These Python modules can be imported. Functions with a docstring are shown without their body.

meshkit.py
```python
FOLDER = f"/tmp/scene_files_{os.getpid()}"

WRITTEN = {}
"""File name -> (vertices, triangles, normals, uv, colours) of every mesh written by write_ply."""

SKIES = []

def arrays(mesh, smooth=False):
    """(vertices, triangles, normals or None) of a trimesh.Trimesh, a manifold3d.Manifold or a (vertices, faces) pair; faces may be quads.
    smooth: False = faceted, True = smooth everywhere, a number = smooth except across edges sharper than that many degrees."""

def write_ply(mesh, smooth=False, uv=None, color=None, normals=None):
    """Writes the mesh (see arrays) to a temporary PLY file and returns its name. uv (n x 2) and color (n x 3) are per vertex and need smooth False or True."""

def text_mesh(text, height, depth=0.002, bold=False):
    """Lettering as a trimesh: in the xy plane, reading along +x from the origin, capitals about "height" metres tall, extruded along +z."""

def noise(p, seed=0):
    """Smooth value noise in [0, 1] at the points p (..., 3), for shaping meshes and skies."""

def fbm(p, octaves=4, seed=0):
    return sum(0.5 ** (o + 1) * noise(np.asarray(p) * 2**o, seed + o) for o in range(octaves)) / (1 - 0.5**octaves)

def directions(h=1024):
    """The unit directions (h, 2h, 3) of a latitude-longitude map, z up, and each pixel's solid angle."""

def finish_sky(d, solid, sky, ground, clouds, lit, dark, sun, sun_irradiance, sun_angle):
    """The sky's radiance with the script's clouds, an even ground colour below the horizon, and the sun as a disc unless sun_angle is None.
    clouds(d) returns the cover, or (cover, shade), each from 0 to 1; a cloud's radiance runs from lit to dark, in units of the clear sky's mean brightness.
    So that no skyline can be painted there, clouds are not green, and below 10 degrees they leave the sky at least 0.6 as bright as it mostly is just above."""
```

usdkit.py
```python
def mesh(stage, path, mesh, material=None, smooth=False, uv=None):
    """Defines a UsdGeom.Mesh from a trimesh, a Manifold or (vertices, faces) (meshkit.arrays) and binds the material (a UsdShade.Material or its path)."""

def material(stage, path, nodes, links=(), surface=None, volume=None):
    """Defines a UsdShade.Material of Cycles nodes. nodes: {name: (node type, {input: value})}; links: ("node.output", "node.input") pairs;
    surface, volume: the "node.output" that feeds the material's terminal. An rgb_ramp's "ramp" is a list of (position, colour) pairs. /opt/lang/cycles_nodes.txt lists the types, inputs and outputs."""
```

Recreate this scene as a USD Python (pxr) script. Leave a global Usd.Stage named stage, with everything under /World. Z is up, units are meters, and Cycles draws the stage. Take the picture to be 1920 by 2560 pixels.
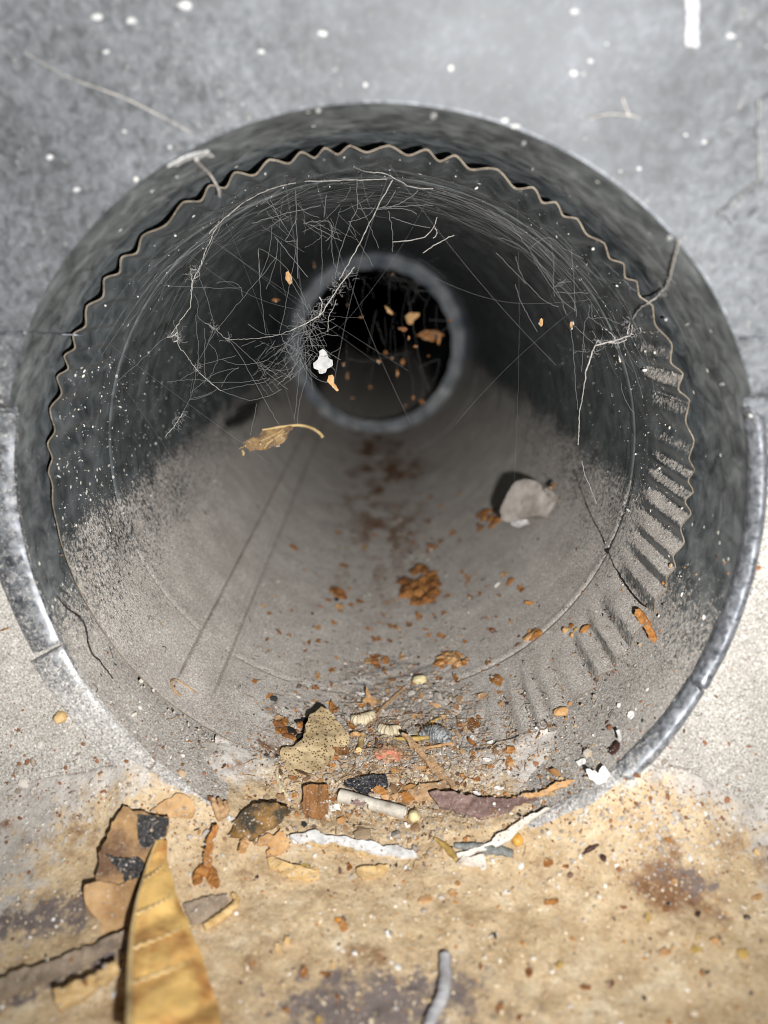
import math, random
import numpy as np, trimesh, manifold3d, usdkit, meshkit
from pxr import Usd, UsdGeom, UsdLux, UsdShade, Gf, Sdf, Vt

random.seed(7); RNG = np.random.default_rng(7)
stage = Usd.Stage.CreateInMemory()
UsdGeom.SetStageUpAxis(stage, 'Z'); UsdGeom.SetStageMetersPerUnit(stage, 1.0)
W = UsdGeom.Xform.Define(stage, '/World'); UsdGeom.Scope.Define(stage, '/World/Looks')

# ------------------------------------------------------------------ camera (metres; the branch pipe runs along +y, its axis is x = z = 0)
PITCH, ROLL, FPX = 0.283787, -0.024296, 1922.0
CAM = np.array([0.0037, 0.0, 0.0628])
fwd = np.array([0, math.cos(PITCH), -math.sin(PITCH)]); r0 = np.array([1.0, 0, 0]); u0 = np.cross(r0, fwd)
cr, sr = math.cos(ROLL), math.sin(ROLL)
RIGHT, UP = cr*r0 + sr*u0, -sr*r0 + cr*u0
cam = UsdGeom.Camera.Define(stage, '/World/Camera')
M = np.eye(4); M[0, :3], M[1, :3], M[2, :3], M[3, :3] = RIGHT, UP, -fwd, CAM
cam.AddTransformOp().Set(Gf.Matrix4d(M.tolist()))
cam.CreateHorizontalApertureAttr(36.0); cam.CreateVerticalApertureAttr(48.0); cam.CreateFocalLengthAttr(36.0*FPX/1920)
cam.CreateFStopAttr(9.5); cam.CreateFocusDistanceAttr(0.272); cam.CreateClippingRangeAttr(Gf.Vec2f(0.01, 20))
cam.CreateExposureAttr(1.3)

# ------------------------------------------------------------------ the phone's torch, beside the lens, shining down the pipe
LAMP = np.array([0.033, -0.03, 0.042])
lamp = UsdLux.SphereLight.Define(stage, '/World/TorchLamp')
lamp.CreateRadiusAttr(0.0045); lamp.CreateIntensityAttr(1.0); lamp.CreateNormalizeAttr(True)
lamp.CreateColorAttr(Gf.Vec3f(1.0, 0.985, 0.965))
LAMP_POWER, CONE, SOFT = 1.0, 62.0, 1.0
lamp.GetIntensityAttr().Set(LAMP_POWER)
aim = np.array([-0.02, 0.60, 0.09]) - LAMP
zax = -aim/np.linalg.norm(aim); xax = np.cross([0, 0, 1.0], zax); xax /= np.linalg.norm(xax); yax = np.cross(zax, xax)
L = np.eye(4); L[0, :3], L[1, :3], L[2, :3], L[3, :3] = xax, yax, zax, LAMP
lamp.AddTransformOp().Set(Gf.Matrix4d(L.tolist()))
sh = UsdLux.ShapingAPI.Apply(lamp.GetPrim()); sh.CreateShapingConeAngleAttr(CONE); sh.CreateShapingConeSoftnessAttr(SOFT)

# ------------------------------------------------------------------ helpers: names, prims, labels
USED = {}
def numbered(parent, name):
    k = (parent, name); n = USED.get(k, 0); USED[k] = n + 1
    return f'{parent}/{name}' if n == 0 else f'{parent}/{name}_{n:03d}'
def tag(prim, label=None, cat=None, group=None, kind=None):
    p = prim.GetPrim() if hasattr(prim, 'GetPrim') else prim
    for k, v in (('label', label), ('category', cat), ('group', group), ('kind', kind)):
        if v: p.SetCustomDataByKey(k, v)
    return p
def thing(name, label, cat, group=None):
    x = UsdGeom.Xform.Define(stage, numbered('/World', name))
    tag(x, label, cat, group); return str(x.GetPath())
def obj(name, mesh, mat, parent='/World', smooth=40, mask=None, label=None, cat=None, group=None, kind=None):
    path = numbered(parent, name)
    m = usdkit.mesh(stage, path, mesh, MATS[mat], smooth=True if mask is not None and smooth else smooth)
    if mask is not None:
        UsdGeom.PrimvarsAPI(m).CreatePrimvar('mask', Sdf.ValueTypeNames.Color3fArray, 'vertex').Set(Vt.Vec3fArray.FromNumpy(np.asarray(mask, np.float32)))
    tag(m, label, cat, group, kind)
    return path
def fbm(p, o=4, seed=0): return np.asarray(meshkit.fbm(np.asarray(p, float), o, seed))
def sstep(a, b, x):
    t = np.clip((x-a)/(b-a), 0, 1); return t*t*(3-2*t)
def grid_faces(n, m, wrap=False):
    i, j = np.meshgrid(np.arange(n-1), np.arange(m if wrap else m-1), indexing='ij')
    j2 = (j+1) % m
    return np.stack([i*m+j, (i+1)*m+j, (i+1)*m+j2, i*m+j2], -1).reshape(-1, 4)

# ------------------------------------------------------------------ materials
MATS = {}
def mat(name, nodes, links, surface='p.BSDF'):
    MATS[name] = usdkit.material(stage, f'/World/Looks/{name}', nodes, links, surface=surface); return name
def simple(name, c, rough=0.8, c2=None, scale=400, detail=4, lo=0.35, hi=0.65, bump=0.0, bscale=None, metallic=0.0, spec=0.3, stretch=(1, 1, 1), trans=0.0, dust=0.45, pores=0):
    c2 = c2 or c
    n = {'g': ('texture_coordinate', {}), 'm': ('mapping', {'scale': stretch}), 'n': ('noise_texture', {'scale': scale, 'detail': detail, 'roughness': 0.6}),
         'r': ('rgb_ramp', {'ramp': [(lo, c), (hi, c2)]}), 'p': ('principled_bsdf', {'roughness': rough, 'metallic': metallic, 'specular_ior_level': spec})}
    n['w'] = ('noise_texture', {'scale': scale*0.35, 'detail': 5, 'roughness': 0.7}); n['wr'] = ('rgb_ramp', {'ramp': [(0.30, (0.55, 0.53, 0.50)), (0.52, (1, 1, 1)), (0.75, (1.15, 1.13, 1.10))]}); n['wm'] = ('mix', {'mix_type': 'multiply', 'fac': 1.0 if dust else 0.3})
    n['d'] = ('noise_texture', {'scale': 1300, 'detail': 4, 'roughness': 0.75}); n['dr'] = ('map_range', {'range_type': 'smoothstep', 'from_min': 0.52, 'from_max': 0.70, 'to_max': dust}); n['dm'] = ('mix', {'mix_type': 'mix', 'color2': (0.48, 0.43, 0.37)})
    l = [('g.object', 'm.vector'), ('m.vector', 'n.vector'), ('n.fac', 'r.fac'), ('m.vector', 'w.vector'), ('g.object', 'd.vector'), ('w.fac', 'wr.fac'), ('r.color', 'wm.color1'), ('wr.color', 'wm.color2'), ('wm.color', 'dm.color1'), ('d.fac', 'dr.value'), ('dr.result', 'dm.fac')]
    last = 'dm.color'
    if pores:
        n['v'] = ('voronoi_texture', {'scale': pores}); n['vr'] = ('rgb_ramp', {'ramp': [(0.0, (0.10, 0.07, 0.04)), (0.22, (0.22, 0.17, 0.11)), (0.40, (1, 1, 1))]}); n['vm'] = ('mix', {'mix_type': 'multiply', 'fac': 1.0})
        l += [('g.object', 'v.vector'), ('v.distance', 'vr.fac'), (last, 'vm.color1'), ('vr.color', 'vm.color2')]; last = 'vm.color'
    l.append((last, 'p.base_color'))
    surf = 'p.BSDF'
    if bump:
        n['bn'] = ('noise_texture', {'scale': bscale or scale*2, 'detail': 5, 'roughness': 0.65}); n['b'] = ('bump', {'strength': 0.8, 'distance': bump})
        l += [('m.vector', 'bn.vector'), ('bn.fac', 'b.height'), ('b.normal', 'p.normal')]
    if trans:
        n['t'] = ('translucent_bsdf', {}); n['mx'] = ('mix_closure', {'fac': trans})
        l += [(last, 't.color'), ('p.BSDF', 'mx.closure1'), ('t.BSDF', 'mx.closure2')]; surf = 'mx.closure'
    return mat(name, n, l, surf)

def metal_dust(name, metal_a, metal_b, dust_a, dust_b, spangle=260, rough=0.45, grain=0.9, speck_lo=0.70, metallic=0.9, stain=(0.12, 0.055, 0.02), speckcol=(0.5, 0.49, 0.45), edge=0.9):
    """Zinc-coated sheet under loose dust. mask.r = how dusty, mask.g = rust stain, mask.b = how many dust specks stick to the bare zinc."""
    n = {
        'g': ('texture_coordinate', {}), 'a': ('attribute', {'attribute': 'mask'}), 's': ('separate_color', {'color_type': 'rgb'}),
        'sp': ('noise_texture', {'scale': spangle, 'detail': 3, 'roughness': 0.55, 'distortion': 0.6}),
        'spr': ('rgb_ramp', {'ramp': [(0.3, metal_a), (0.72, metal_b)]}),
        'sp2': ('noise_texture', {'scale': 45, 'detail': 4, 'roughness': 0.6}), 'sp2r': ('rgb_ramp', {'ramp': [(0.3, (0.6, 0.6, 0.6)), (0.7, (1, 1, 1))]}),
        'mm': ('mix', {'mix_type': 'multiply', 'fac': 1.0}),
        'rr': ('rgb_ramp', {'ramp': [(0.3, (rough-0.1,)*3), (0.7, (rough+0.15,)*3)]}),
        'pm': ('principled_bsdf', {'metallic': metallic}),
        # dust
        'dn': ('noise_texture', {'scale': 1500, 'detail': 3, 'roughness': 0.75}), 'dr': ('rgb_ramp', {'ramp': [(0.30, tuple(0.25*x for x in dust_a)), (0.42, tuple(0.85*x for x in dust_a)), (0.6, dust_b), (0.70, tuple(min(0.95, 1.8*x) for x in dust_b))]}),
        'dn2': ('noise_texture', {'scale': 60, 'detail': 5, 'roughness': 0.65}), 'dr2': ('rgb_ramp', {'ramp': [(0.3, (0.74, 0.72, 0.70)), (0.7, (1.04, 1.03, 1.01))]}),
        'dm': ('mix', {'mix_type': 'multiply', 'fac': 1.0}),
        'rn': ('noise_texture', {'scale': 420, 'detail': 4, 'roughness': 0.7}), 'rsub': ('math', {'math_type': 'multiply_add', 'value2': 1.5, 'value3': -0.75}),
        'radd': ('math', {'math_type': 'add'}), 'rmr': ('map_range', {'range_type': 'smoothstep', 'from_min': 0.25, 'from_max': 0.95, 'to_max': 0.9}),
        'rmix': ('mix', {'mix_type': 'mix', 'color2': stain}),
        'pd': ('principled_bsdf', {'roughness': 1.0, 'specular_ior_level': 0.05, 'diffuse_roughness': 0.6}),
        'bn': ('noise_texture', {'scale': 1300, 'detail': 4, 'roughness': 0.7}), 'b': ('bump', {'strength': 0.7, 'distance': 0.0005}),
        # coverage
        'cn': ('noise_texture', {'scale': 620, 'detail': 4, 'roughness': 0.8}), 'cma': ('math', {'math_type': 'multiply_add', 'value2': 2.0*edge, 'value3': -edge}),
        'cadd': ('math', {'math_type': 'add'}), 'cmr': ('map_range', {'range_type': 'smoothstep', 'from_min': 0.36, 'from_max': 0.66}),
        # specks
        'vn': ('voronoi_texture', {'scale': 330}), 'vr': ('rgb_ramp', {'ramp': [(0.0, (1, 1, 1)), (0.16, (1, 1, 1)), (0.24, (0, 0, 0))]}),
        'vs': ('separate_color', {'color_type': 'rgb'}), 'vt': ('math', {'math_type': 'less_than'}),
        'vm': ('math', {'math_type': 'multiply'}), 'cmax': ('math', {'math_type': 'maximum'}),
        'spk': ('mix', {'mix_type': 'mix', 'color2': speckcol}),
        'mx': ('mix_closure', {}),
    }
    l = [('a.color', 's.color'), ('g.object', 'sp.vector'), ('g.object', 'sp2.vector'), ('g.object', 'dn.vector'), ('g.object', 'dn2.vector'), ('g.object', 'rn.vector'), ('g.object', 'bn.vector'), ('g.object', 'cn.vector'), ('g.object', 'vn.vector'),
         ('sp.fac', 'spr.fac'), ('sp2.fac', 'sp2r.fac'), ('spr.color', 'mm.color1'), ('sp2r.color', 'mm.color2'), ('mm.color', 'pm.base_color'), ('sp.fac', 'rr.fac'), ('rr.color', 'pm.roughness'),
         ('dn.fac', 'dr.fac'), ('dn2.fac', 'dr2.fac'), ('dr.color', 'dm.color1'), ('dr2.color', 'dm.color2'),
         ('rn.fac', 'rsub.value1'), ('rsub.value', 'radd.value1'), ('s.g', 'radd.value2'), ('radd.value', 'rmr.value'), ('rmr.result', 'rmix.fac'), ('dm.color', 'rmix.color1'),
         ('cn.fac', 'cma.value1'), ('cma.value', 'cadd.value1'), ('s.r', 'cadd.value2'), ('cadd.value', 'cmr.value'),
         ('vn.distance', 'vr.fac'), ('vn.color', 'vs.color'), ('vs.r', 'vt.value1'), ('s.b', 'vt.value2'), ('vr.color', 'vm.value1'), ('vt.value', 'vm.value2'),
         ('cmr.result', 'cmax.value1'), ('vm.value', 'cmax.value2'), ('vm.value', 'spk.fac'), ('rmix.color', 'spk.color1'), ('spk.color', 'pd.base_color'),
         ('bn.fac', 'b.height'), ('b.normal', 'pd.normal'),
         ('cmax.value', 'mx.fac'), ('pm.BSDF', 'mx.closure1'), ('pd.BSDF', 'mx.closure2')]
    return mat(name, n, l, 'mx.closure')

metal_dust('zinc_pipe', (0.10, 0.118, 0.127), (0.27, 0.30, 0.315), (0.375, 0.35, 0.325), (0.51, 0.482, 0.45), spangle=120, rough=0.42, metallic=0.5, edge=0.8)
metal_dust('zinc_sleeve', (0.13, 0.148, 0.155), (0.40, 0.43, 0.44), (0.33, 0.31, 0.288), (0.47, 0.445, 0.415), spangle=160, rough=0.46, metallic=0.5)
metal_dust('zinc_wall', (0.072, 0.077, 0.083), (0.200, 0.211, 0.227), (0.43, 0.415, 0.39), (0.61, 0.59, 0.555), spangle=420, rough=0.66, metallic=0.18, stain=(0.16, 0.075, 0.045), edge=0.8)
metal_dust('zinc_tab', (0.11, 0.12, 0.138), (0.38, 0.40, 0.435), (0.40, 0.39, 0.38), (0.66, 0.65, 0.63), spangle=420, rough=0.40, metallic=0.5, edge=0.5)
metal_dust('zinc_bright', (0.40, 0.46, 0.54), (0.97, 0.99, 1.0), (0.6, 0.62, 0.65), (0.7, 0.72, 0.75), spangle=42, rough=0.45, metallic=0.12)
simple('cut_edge', (0.15, 0.115, 0.08), 0.6, (0.27, 0.225, 0.17), scale=300, metallic=0.2)
simple('rust_flake', (0.27, 0.10, 0.022), 0.85, (0.44, 0.20, 0.05), scale=600, bump=0.0003)
simple('rust_dark', (0.14, 0.05, 0.015), 0.9, (0.34, 0.14, 0.03), scale=500, bump=0.0003)
simple('rust_pale', (0.46, 0.24, 0.09), 0.9, (0.58, 0.36, 0.17), scale=500, bump=0.0002)
simple('white_paint', (0.72, 0.70, 0.67), 0.8, (0.82, 0.81, 0.79), scale=700, bump=0.0001, dust=0.0)
simple('paint_dull', (0.36, 0.36, 0.36), 0.8, (0.48, 0.48, 0.47), scale=500, dust=0.0)
simple('plaster', (0.62, 0.61, 0.61), 0.9, (0.74, 0.73, 0.72), scale=500, bump=0.0003)
simple('plaster_cream', (0.50, 0.33, 0.15), 0.9, (0.62, 0.46, 0.25), scale=700, bump=0.0003)
simple('grey_chunk', (0.34, 0.30, 0.27), 0.9, (0.42, 0.385, 0.35), scale=130, bump=0.0004, bscale=700)
simple('grey_paint', (0.33, 0.33, 0.35), 0.7, (0.46, 0.46, 0.48), scale=300)
simple('foam', (0.42, 0.31, 0.16), 0.95, (0.60, 0.47, 0.28), scale=200, bump=0.0002, bscale=1600, pores=950)
simple('wood_brown', (0.17, 0.075, 0.022), 0.75, (0.33, 0.15, 0.05), scale=900, stretch=(1, 0.12, 0.2), bump=0.0002)
simple('wood_tan', (0.36, 0.21, 0.10), 0.85, (0.52, 0.34, 0.19), scale=700, bump=0.0003)
simple('wood_pale', (0.56, 0.36, 0.14), 0.85, (0.70, 0.50, 0.25), scale=700, stretch=(0.3, 1, 1), bump=0.0003)
simple('straw', (0.42, 0.27, 0.07), 0.6, (0.55, 0.38, 0.12), scale=500)
simple('bark', (0.14, 0.085, 0.075), 0.85, (0.27, 0.18, 0.16), scale=350, stretch=(0.4, 1, 1), bump=0.0004)
simple('black_grit', (0.012, 0.014, 0.020), 0.7, (0.07, 0.075, 0.085), scale=1500, lo=0.45, hi=0.72, bump=0.0006, bscale=1500)
simple('tube_white', (0.50, 0.46, 0.39), 0.55, (0.60, 0.56, 0.49), scale=500, bump=0.0001)
simple('bone', (0.55, 0.46, 0.30), 0.7, (0.68, 0.60, 0.44), scale=600)
simple('pellet', (0.55, 0.45, 0.22), 0.6, (0.66, 0.58, 0.36), scale=400)
simple('amber', (0.62, 0.30, 0.05), 0.4, (0.72, 0.42, 0.10), scale=500)
simple('pale_stick', (0.62, 0.55, 0.47), 0.8, (0.78, 0.72, 0.64), scale=600, bump=0.0002)
simple('grey_stick', (0.14, 0.15, 0.15), 0.8, (0.27, 0.28, 0.27), scale=500, bump=0.0003)
simple('pink_lint', (0.62, 0.20, 0.13), 1.0, (0.50, 0.32, 0.19), scale=190, lo=0.40, hi=0.56)
simple('tan_fibre', (0.40, 0.27, 0.16), 1.0, (0.50, 0.36, 0.22), scale=300)
simple('shell_grey', (0.10, 0.11, 0.12), 0.4, (0.34, 0.35, 0.35), scale=900, lo=0.42, hi=0.6)
simple('shell_brown', (0.06, 0.05, 0.045), 0.35, (0.30, 0.26, 0.22), scale=900, lo=0.42, hi=0.62)
simple('hair', (0.03, 0.026, 0.024), 0.7, dust=0.0)
simple('soot', (0.015, 0.013, 0.012), 0.9, dust=0.0)
simple('dark_seed', (0.035, 0.017, 0.015), 0.6, (0.07, 0.03, 0.025), scale=500, dust=0.0)
simple('web', (0.20, 0.20, 0.198), 1.0, spec=0.1, dust=0.0)
simple('web_thick', (0.24, 0.225, 0.21), 1.0, (0.42, 0.40, 0.37), scale=900, spec=0.1, dust=0.0)
simple('dead_leaf', (0.13, 0.075, 0.045), 0.75, (0.33, 0.21, 0.085), scale=230, detail=6, lo=0.40, hi=0.60, bump=0.0003, trans=0.15)
simple('leaf_stem', (0.48, 0.33, 0.14), 0.7, (0.60, 0.45, 0.22), scale=300)
simple('yellow_leaf', (0.50, 0.19, 0.05), 0.65, (0.95, 0.64, 0.22), scale=80, detail=7, lo=0.33, hi=0.54, bump=0.0003, bscale=300, trans=0.2)
simple('brown_leaf', (0.14, 0.075, 0.04), 0.8, (0.46, 0.28, 0.12), scale=75, detail=5, lo=0.4, hi=0.6, bump=0.0004, bscale=500)
simple('brown_leaf_pale', (0.40, 0.23, 0.10), 0.8, (0.58, 0.38, 0.19), scale=120, detail=5, bump=0.0004, bscale=500)
simple('dark_leaf', (0.045, 0.035, 0.022), 0.8, (0.26, 0.14, 0.04), scale=190, detail=5, lo=0.42, hi=0.62, bump=0.0005, bscale=600)
simple('splint', (0.22, 0.17, 0.13), 0.9, (0.36, 0.28, 0.20), scale=160, stretch=(0.3, 1, 1), bump=0.0004)
simple('char', (0.018, 0.018, 0.020), 0.85, (0.055, 0.053, 0.055), scale=900, bump=0.0003)
# grit and sand take their colour from the grain
mat('grit', {'a': ('attribute', {'attribute': 'mask'}), 'p': ('principled_bsdf', {'roughness': 0.9, 'specular_ior_level': 0.2})}, [('a.color', 'p.base_color')])
mat('sand', {
    'g': ('texture_coordinate', {}), 'a': ('attribute', {'attribute': 'mask'}), 's': ('separate_color', {'color_type': 'rgb'}),
    'n1': ('noise_texture', {'scale': 130, 'detail': 6, 'roughness': 0.7}),
    'tan': ('rgb_ramp', {'ramp': [(0.28, (0.36, 0.25, 0.14)), (0.44, (0.53, 0.395, 0.24)), (0.58, (0.62, 0.485, 0.315)), (0.72, (0.74, 0.64, 0.47))]}),
    'gry': ('rgb_ramp', {'ramp': [(0.28, (0.36, 0.335, 0.31)), (0.5, (0.53, 0.50, 0.465)), (0.72, (0.66, 0.63, 0.59))]}),
    'n2': ('noise_texture', {'scale': 900, 'detail': 4, 'roughness': 0.7}), 'g2': ('rgb_ramp', {'ramp': [(0.28, (0.45, 0.42, 0.40)), (0.42, (0.92, 0.92, 0.92)), (0.62, (1.05, 1.04, 1.02)), (0.74, (1.4, 1.38, 1.32))]}),
    'nA': ('noise_texture', {'scale': 200, 'detail': 4, 'roughness': 0.7}), 'mA': ('math', {'math_type': 'multiply_add', 'value2': 1.0, 'value3': -0.5}), 'aA': ('math', {'math_type': 'add'}), 'rA': ('map_range', {'range_type': 'smoothstep', 'from_min': 0.35, 'from_max': 0.65}),
    'mix1': ('mix', {'mix_type': 'mix'}),
    'nB': ('noise_texture', {'scale': 300, 'detail': 5, 'roughness': 0.7}), 'mB': ('math', {'math_type': 'multiply_add', 'value2': 1.5, 'value3': -0.75}), 'aB': ('math', {'math_type': 'add'}), 'rB': ('map_range', {'range_type': 'smoothstep', 'from_min': 0.25, 'from_max': 0.95, 'to_max': 0.9}),
    'mix2': ('mix', {'mix_type': 'mix', 'color2': (0.20, 0.095, 0.045)}),
    'aC': ('math', {'math_type': 'add'}), 'rC': ('map_range', {'range_type': 'smoothstep', 'from_min': 0.35, 'from_max': 0.7}),
    'mix3': ('mix', {'mix_type': 'mix', 'color2': (0.20, 0.165, 0.155)}),
    'mul': ('mix', {'mix_type': 'multiply', 'fac': 1.0}),
    'bn': ('noise_texture', {'scale': 800, 'detail': 5, 'roughness': 0.7}), 'b': ('bump', {'strength': 0.8, 'distance': 0.0005}),
    'p': ('principled_bsdf', {'roughness': 0.95, 'specular_ior_level': 0.1})},
    [('g.object', k+'.vector') for k in ('n1', 'n2', 'nA', 'nB', 'bn')] + [('a.color', 's.color'), ('n1.fac', 'tan.fac'), ('n1.fac', 'gry.fac'), ('n2.fac', 'g2.fac'),
     ('nA.fac', 'mA.value1'), ('mA.value', 'aA.value1'), ('s.r', 'aA.value2'), ('aA.value', 'rA.value'), ('rA.result', 'mix1.fac'), ('gry.color', 'mix1.color1'), ('tan.color', 'mix1.color2'),
     ('nB.fac', 'mB.value1'), ('mB.value', 'aB.value1'), ('s.g', 'aB.value2'), ('aB.value', 'rB.value'), ('rB.result', 'mix2.fac'), ('mix1.color', 'mix2.color1'),
     ('mB.value', 'aC.value1'), ('s.b', 'aC.value2'), ('aC.value', 'rC.value'), ('rC.result', 'mix3.fac'), ('mix2.color', 'mix3.color1'),
     ('mix3.color', 'mul.color1'), ('g2.color', 'mul.color2'), ('mul.color', 'p.base_color'), ('bn.fac', 'b.height'), ('b.normal', 'p.normal')])

# ------------------------------------------------------------------ the surfaces as functions
R_SLEEVE, R_PIPE, Y_PIPE, FLOOR = 0.1040, 0.1000, 0.2326, -0.1085
def wall_y(x, z):
    z = np.asarray(z, float); lo = np.maximum(z, -0.085)
    y = 0.2105 - lo**2/0.83 - 0.075*np.clip(x, -0.35, 0.35) - 0.0062*sstep(0.0325, 0.0350, z)*sstep(0.112, 0.060, z)   # the upper sheet laps over the lower one
    return y
def sand_h(x, y):
    """Height of the loose dirt: a flat floor in the big duct, banked up against its wall, thinning out along the bottom of the pipe."""
    x, y = np.asarray(x, float), np.asarray(y, float)
    yw = wall_y(x, -0.09)
    P = np.stack([x, y, np.zeros_like(x)], -1)
    b1, b2 = fbm(P*50, 3, 1)-0.5, fbm(P*230, 4, 2)-0.5
    ax = np.minimum(np.abs(x), 0.0765)
    xn = np.abs(x)+0.018*(fbm(P*60, 3, 4)-0.5)
    def bed(yy):
        return 0.0026*sstep(0.050, 0.0, np.abs(x-0.004))*sstep(0.40, 0.235, yy) + 0.0016*sstep(0.30, 0.20, yy) - 0.0006 - 0.0062*sstep(0.040, 0.074, xn) - 0.0022*sstep(0.29, 0.40, yy)
    kk = sstep(0.074, 0.048, np.abs(x)); rp = R_SLEEVE - (R_SLEEVE-R_PIPE)*(kk*sstep(Y_PIPE-0.022, Y_PIPE+0.002, y)+(1-kk)*(y > Y_PIPE))
    base_in = -np.sqrt(np.maximum(rp**2 - ax**2, 1e-9))
    inside = base_in + bed(y) + (b1*0.0022+b2*0.0020)*(0.35+0.65*sstep(0.075, 0.02, np.abs(x)))*sstep(0.42, 0.26, y)
    k2 = sstep(0.0610, 0.0765, np.abs(x))
    top = (-np.sqrt(np.maximum(R_SLEEVE**2-ax**2, 1e-9))+np.maximum(bed(yw), 0.0002))*(1-k2) + k2*(np.interp(np.abs(x), [0.060, 0.0765, 0.11, 0.2], [-0.0800, -0.0755, -0.085, -0.096])+0.010*(fbm(np.stack([x*45, x*0, x*0+2], -1), 4, 3)-0.5))
    near = np.exp(-np.maximum(yw-y, 0)/0.020)
    out = FLOOR + 0.0028 + np.maximum(top-FLOOR-0.0028, 0)*near + (b1*0.0022+b2*0.0012)*(1-0.4*near)
    k = sstep(-0.003, 0.003, y-yw)
    return np.where(np.abs(x) < 0.0765, out*(1-k)+inside*k, out)
_gx, _gy = np.arange(-0.30, 0.3001, 0.0008), np.arange(0.02, 0.4401, 0.0008)
_tab = sand_h(*np.meshgrid(_gx, _gy, indexing='ij'))
from scipy.ndimage import map_coordinates
def sand_at(x, y):
    c = np.stack([(np.asarray(x)+0.30)/0.0008, (np.asarray(y)-0.02)/0.0008]); z = map_coordinates(_tab, c.reshape(2, -1), order=1, mode='nearest').reshape(c.shape[1:])
    return np.where(np.asarray(y) > 0.44, -9.0, z)
def R_in(y): return np.where(np.asarray(y) < Y_PIPE, R_SLEEVE, R_PIPE)
def free(X, sand=True):
    x, y, z = X[..., 0], X[..., 1], X[..., 2]
    d = np.maximum(wall_y(x, z)-y, R_in(y)-np.hypot(x, z))
    return np.minimum(d, z-sand_at(x, y)) if sand else d
def ray(u, v):
    d = fwd + (np.asarray(u, float)-960)[..., None]/FPX*RIGHT - (np.asarray(v, float)-1280)[..., None]/FPX*UP
    return d
def hit(u, v, lift=0.0, sand=True):
    """The point of the place that lies under pixel (u, v) of the photograph, lifted off the surface."""
    u, v = np.atleast_1d(np.asarray(u, float)), np.atleast_1d(np.asarray(v, float))
    d = ray(u, v); lo = np.full(len(u), 0.05); hi = np.full(len(u), np.nan)
    ts = np.concatenate([np.arange(0.08, 0.5, 0.0015), np.arange(0.5, 2.4, 0.01)])
    X = CAM + d[:, None]*ts[None, :, None]
    f = free(X, sand) - lift
    neg = f < 0; i = np.where(neg.any(1), neg.argmax(1), len(ts)-1); i = np.maximum(i, 1)
    a, b = ts[i-1], ts[i]
    for _ in range(14):
        m = (a+b)/2; s = free(CAM + d*m[:, None], sand) - lift < 0
        b = np.where(s, m, b); a = np.where(s, a, m)
    return CAM + d*((a+b)/2)[:, None]
def normal(X, sand=True, e=0.0012):
    X = np.atleast_2d(X); g = np.stack([free(X+e*np.eye(3)[k], sand)-free(X-e*np.eye(3)[k], sand) for k in range(3)], -1)
    return g/np.maximum(np.linalg.norm(g, axis=1, keepdims=True), 1e-9)
def at_y(u, v, y):
    d = ray(np.asarray(u, float), np.asarray(v, float)); return CAM + d*(y/d[..., 1])[..., None]
def pix(X):
    q = np.asarray(X)-CAM; w = q@fwd
    return 960+FPX*(q@RIGHT)/w, 1280-FPX*(q@UP)/w
def D(*pts): return [(a*1.1573, b*1.1573) for a, b in pts]
def Zm(ox, oy, s, pts): return [(ox+a/s, oy+b/s) for a, b in pts]

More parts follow.
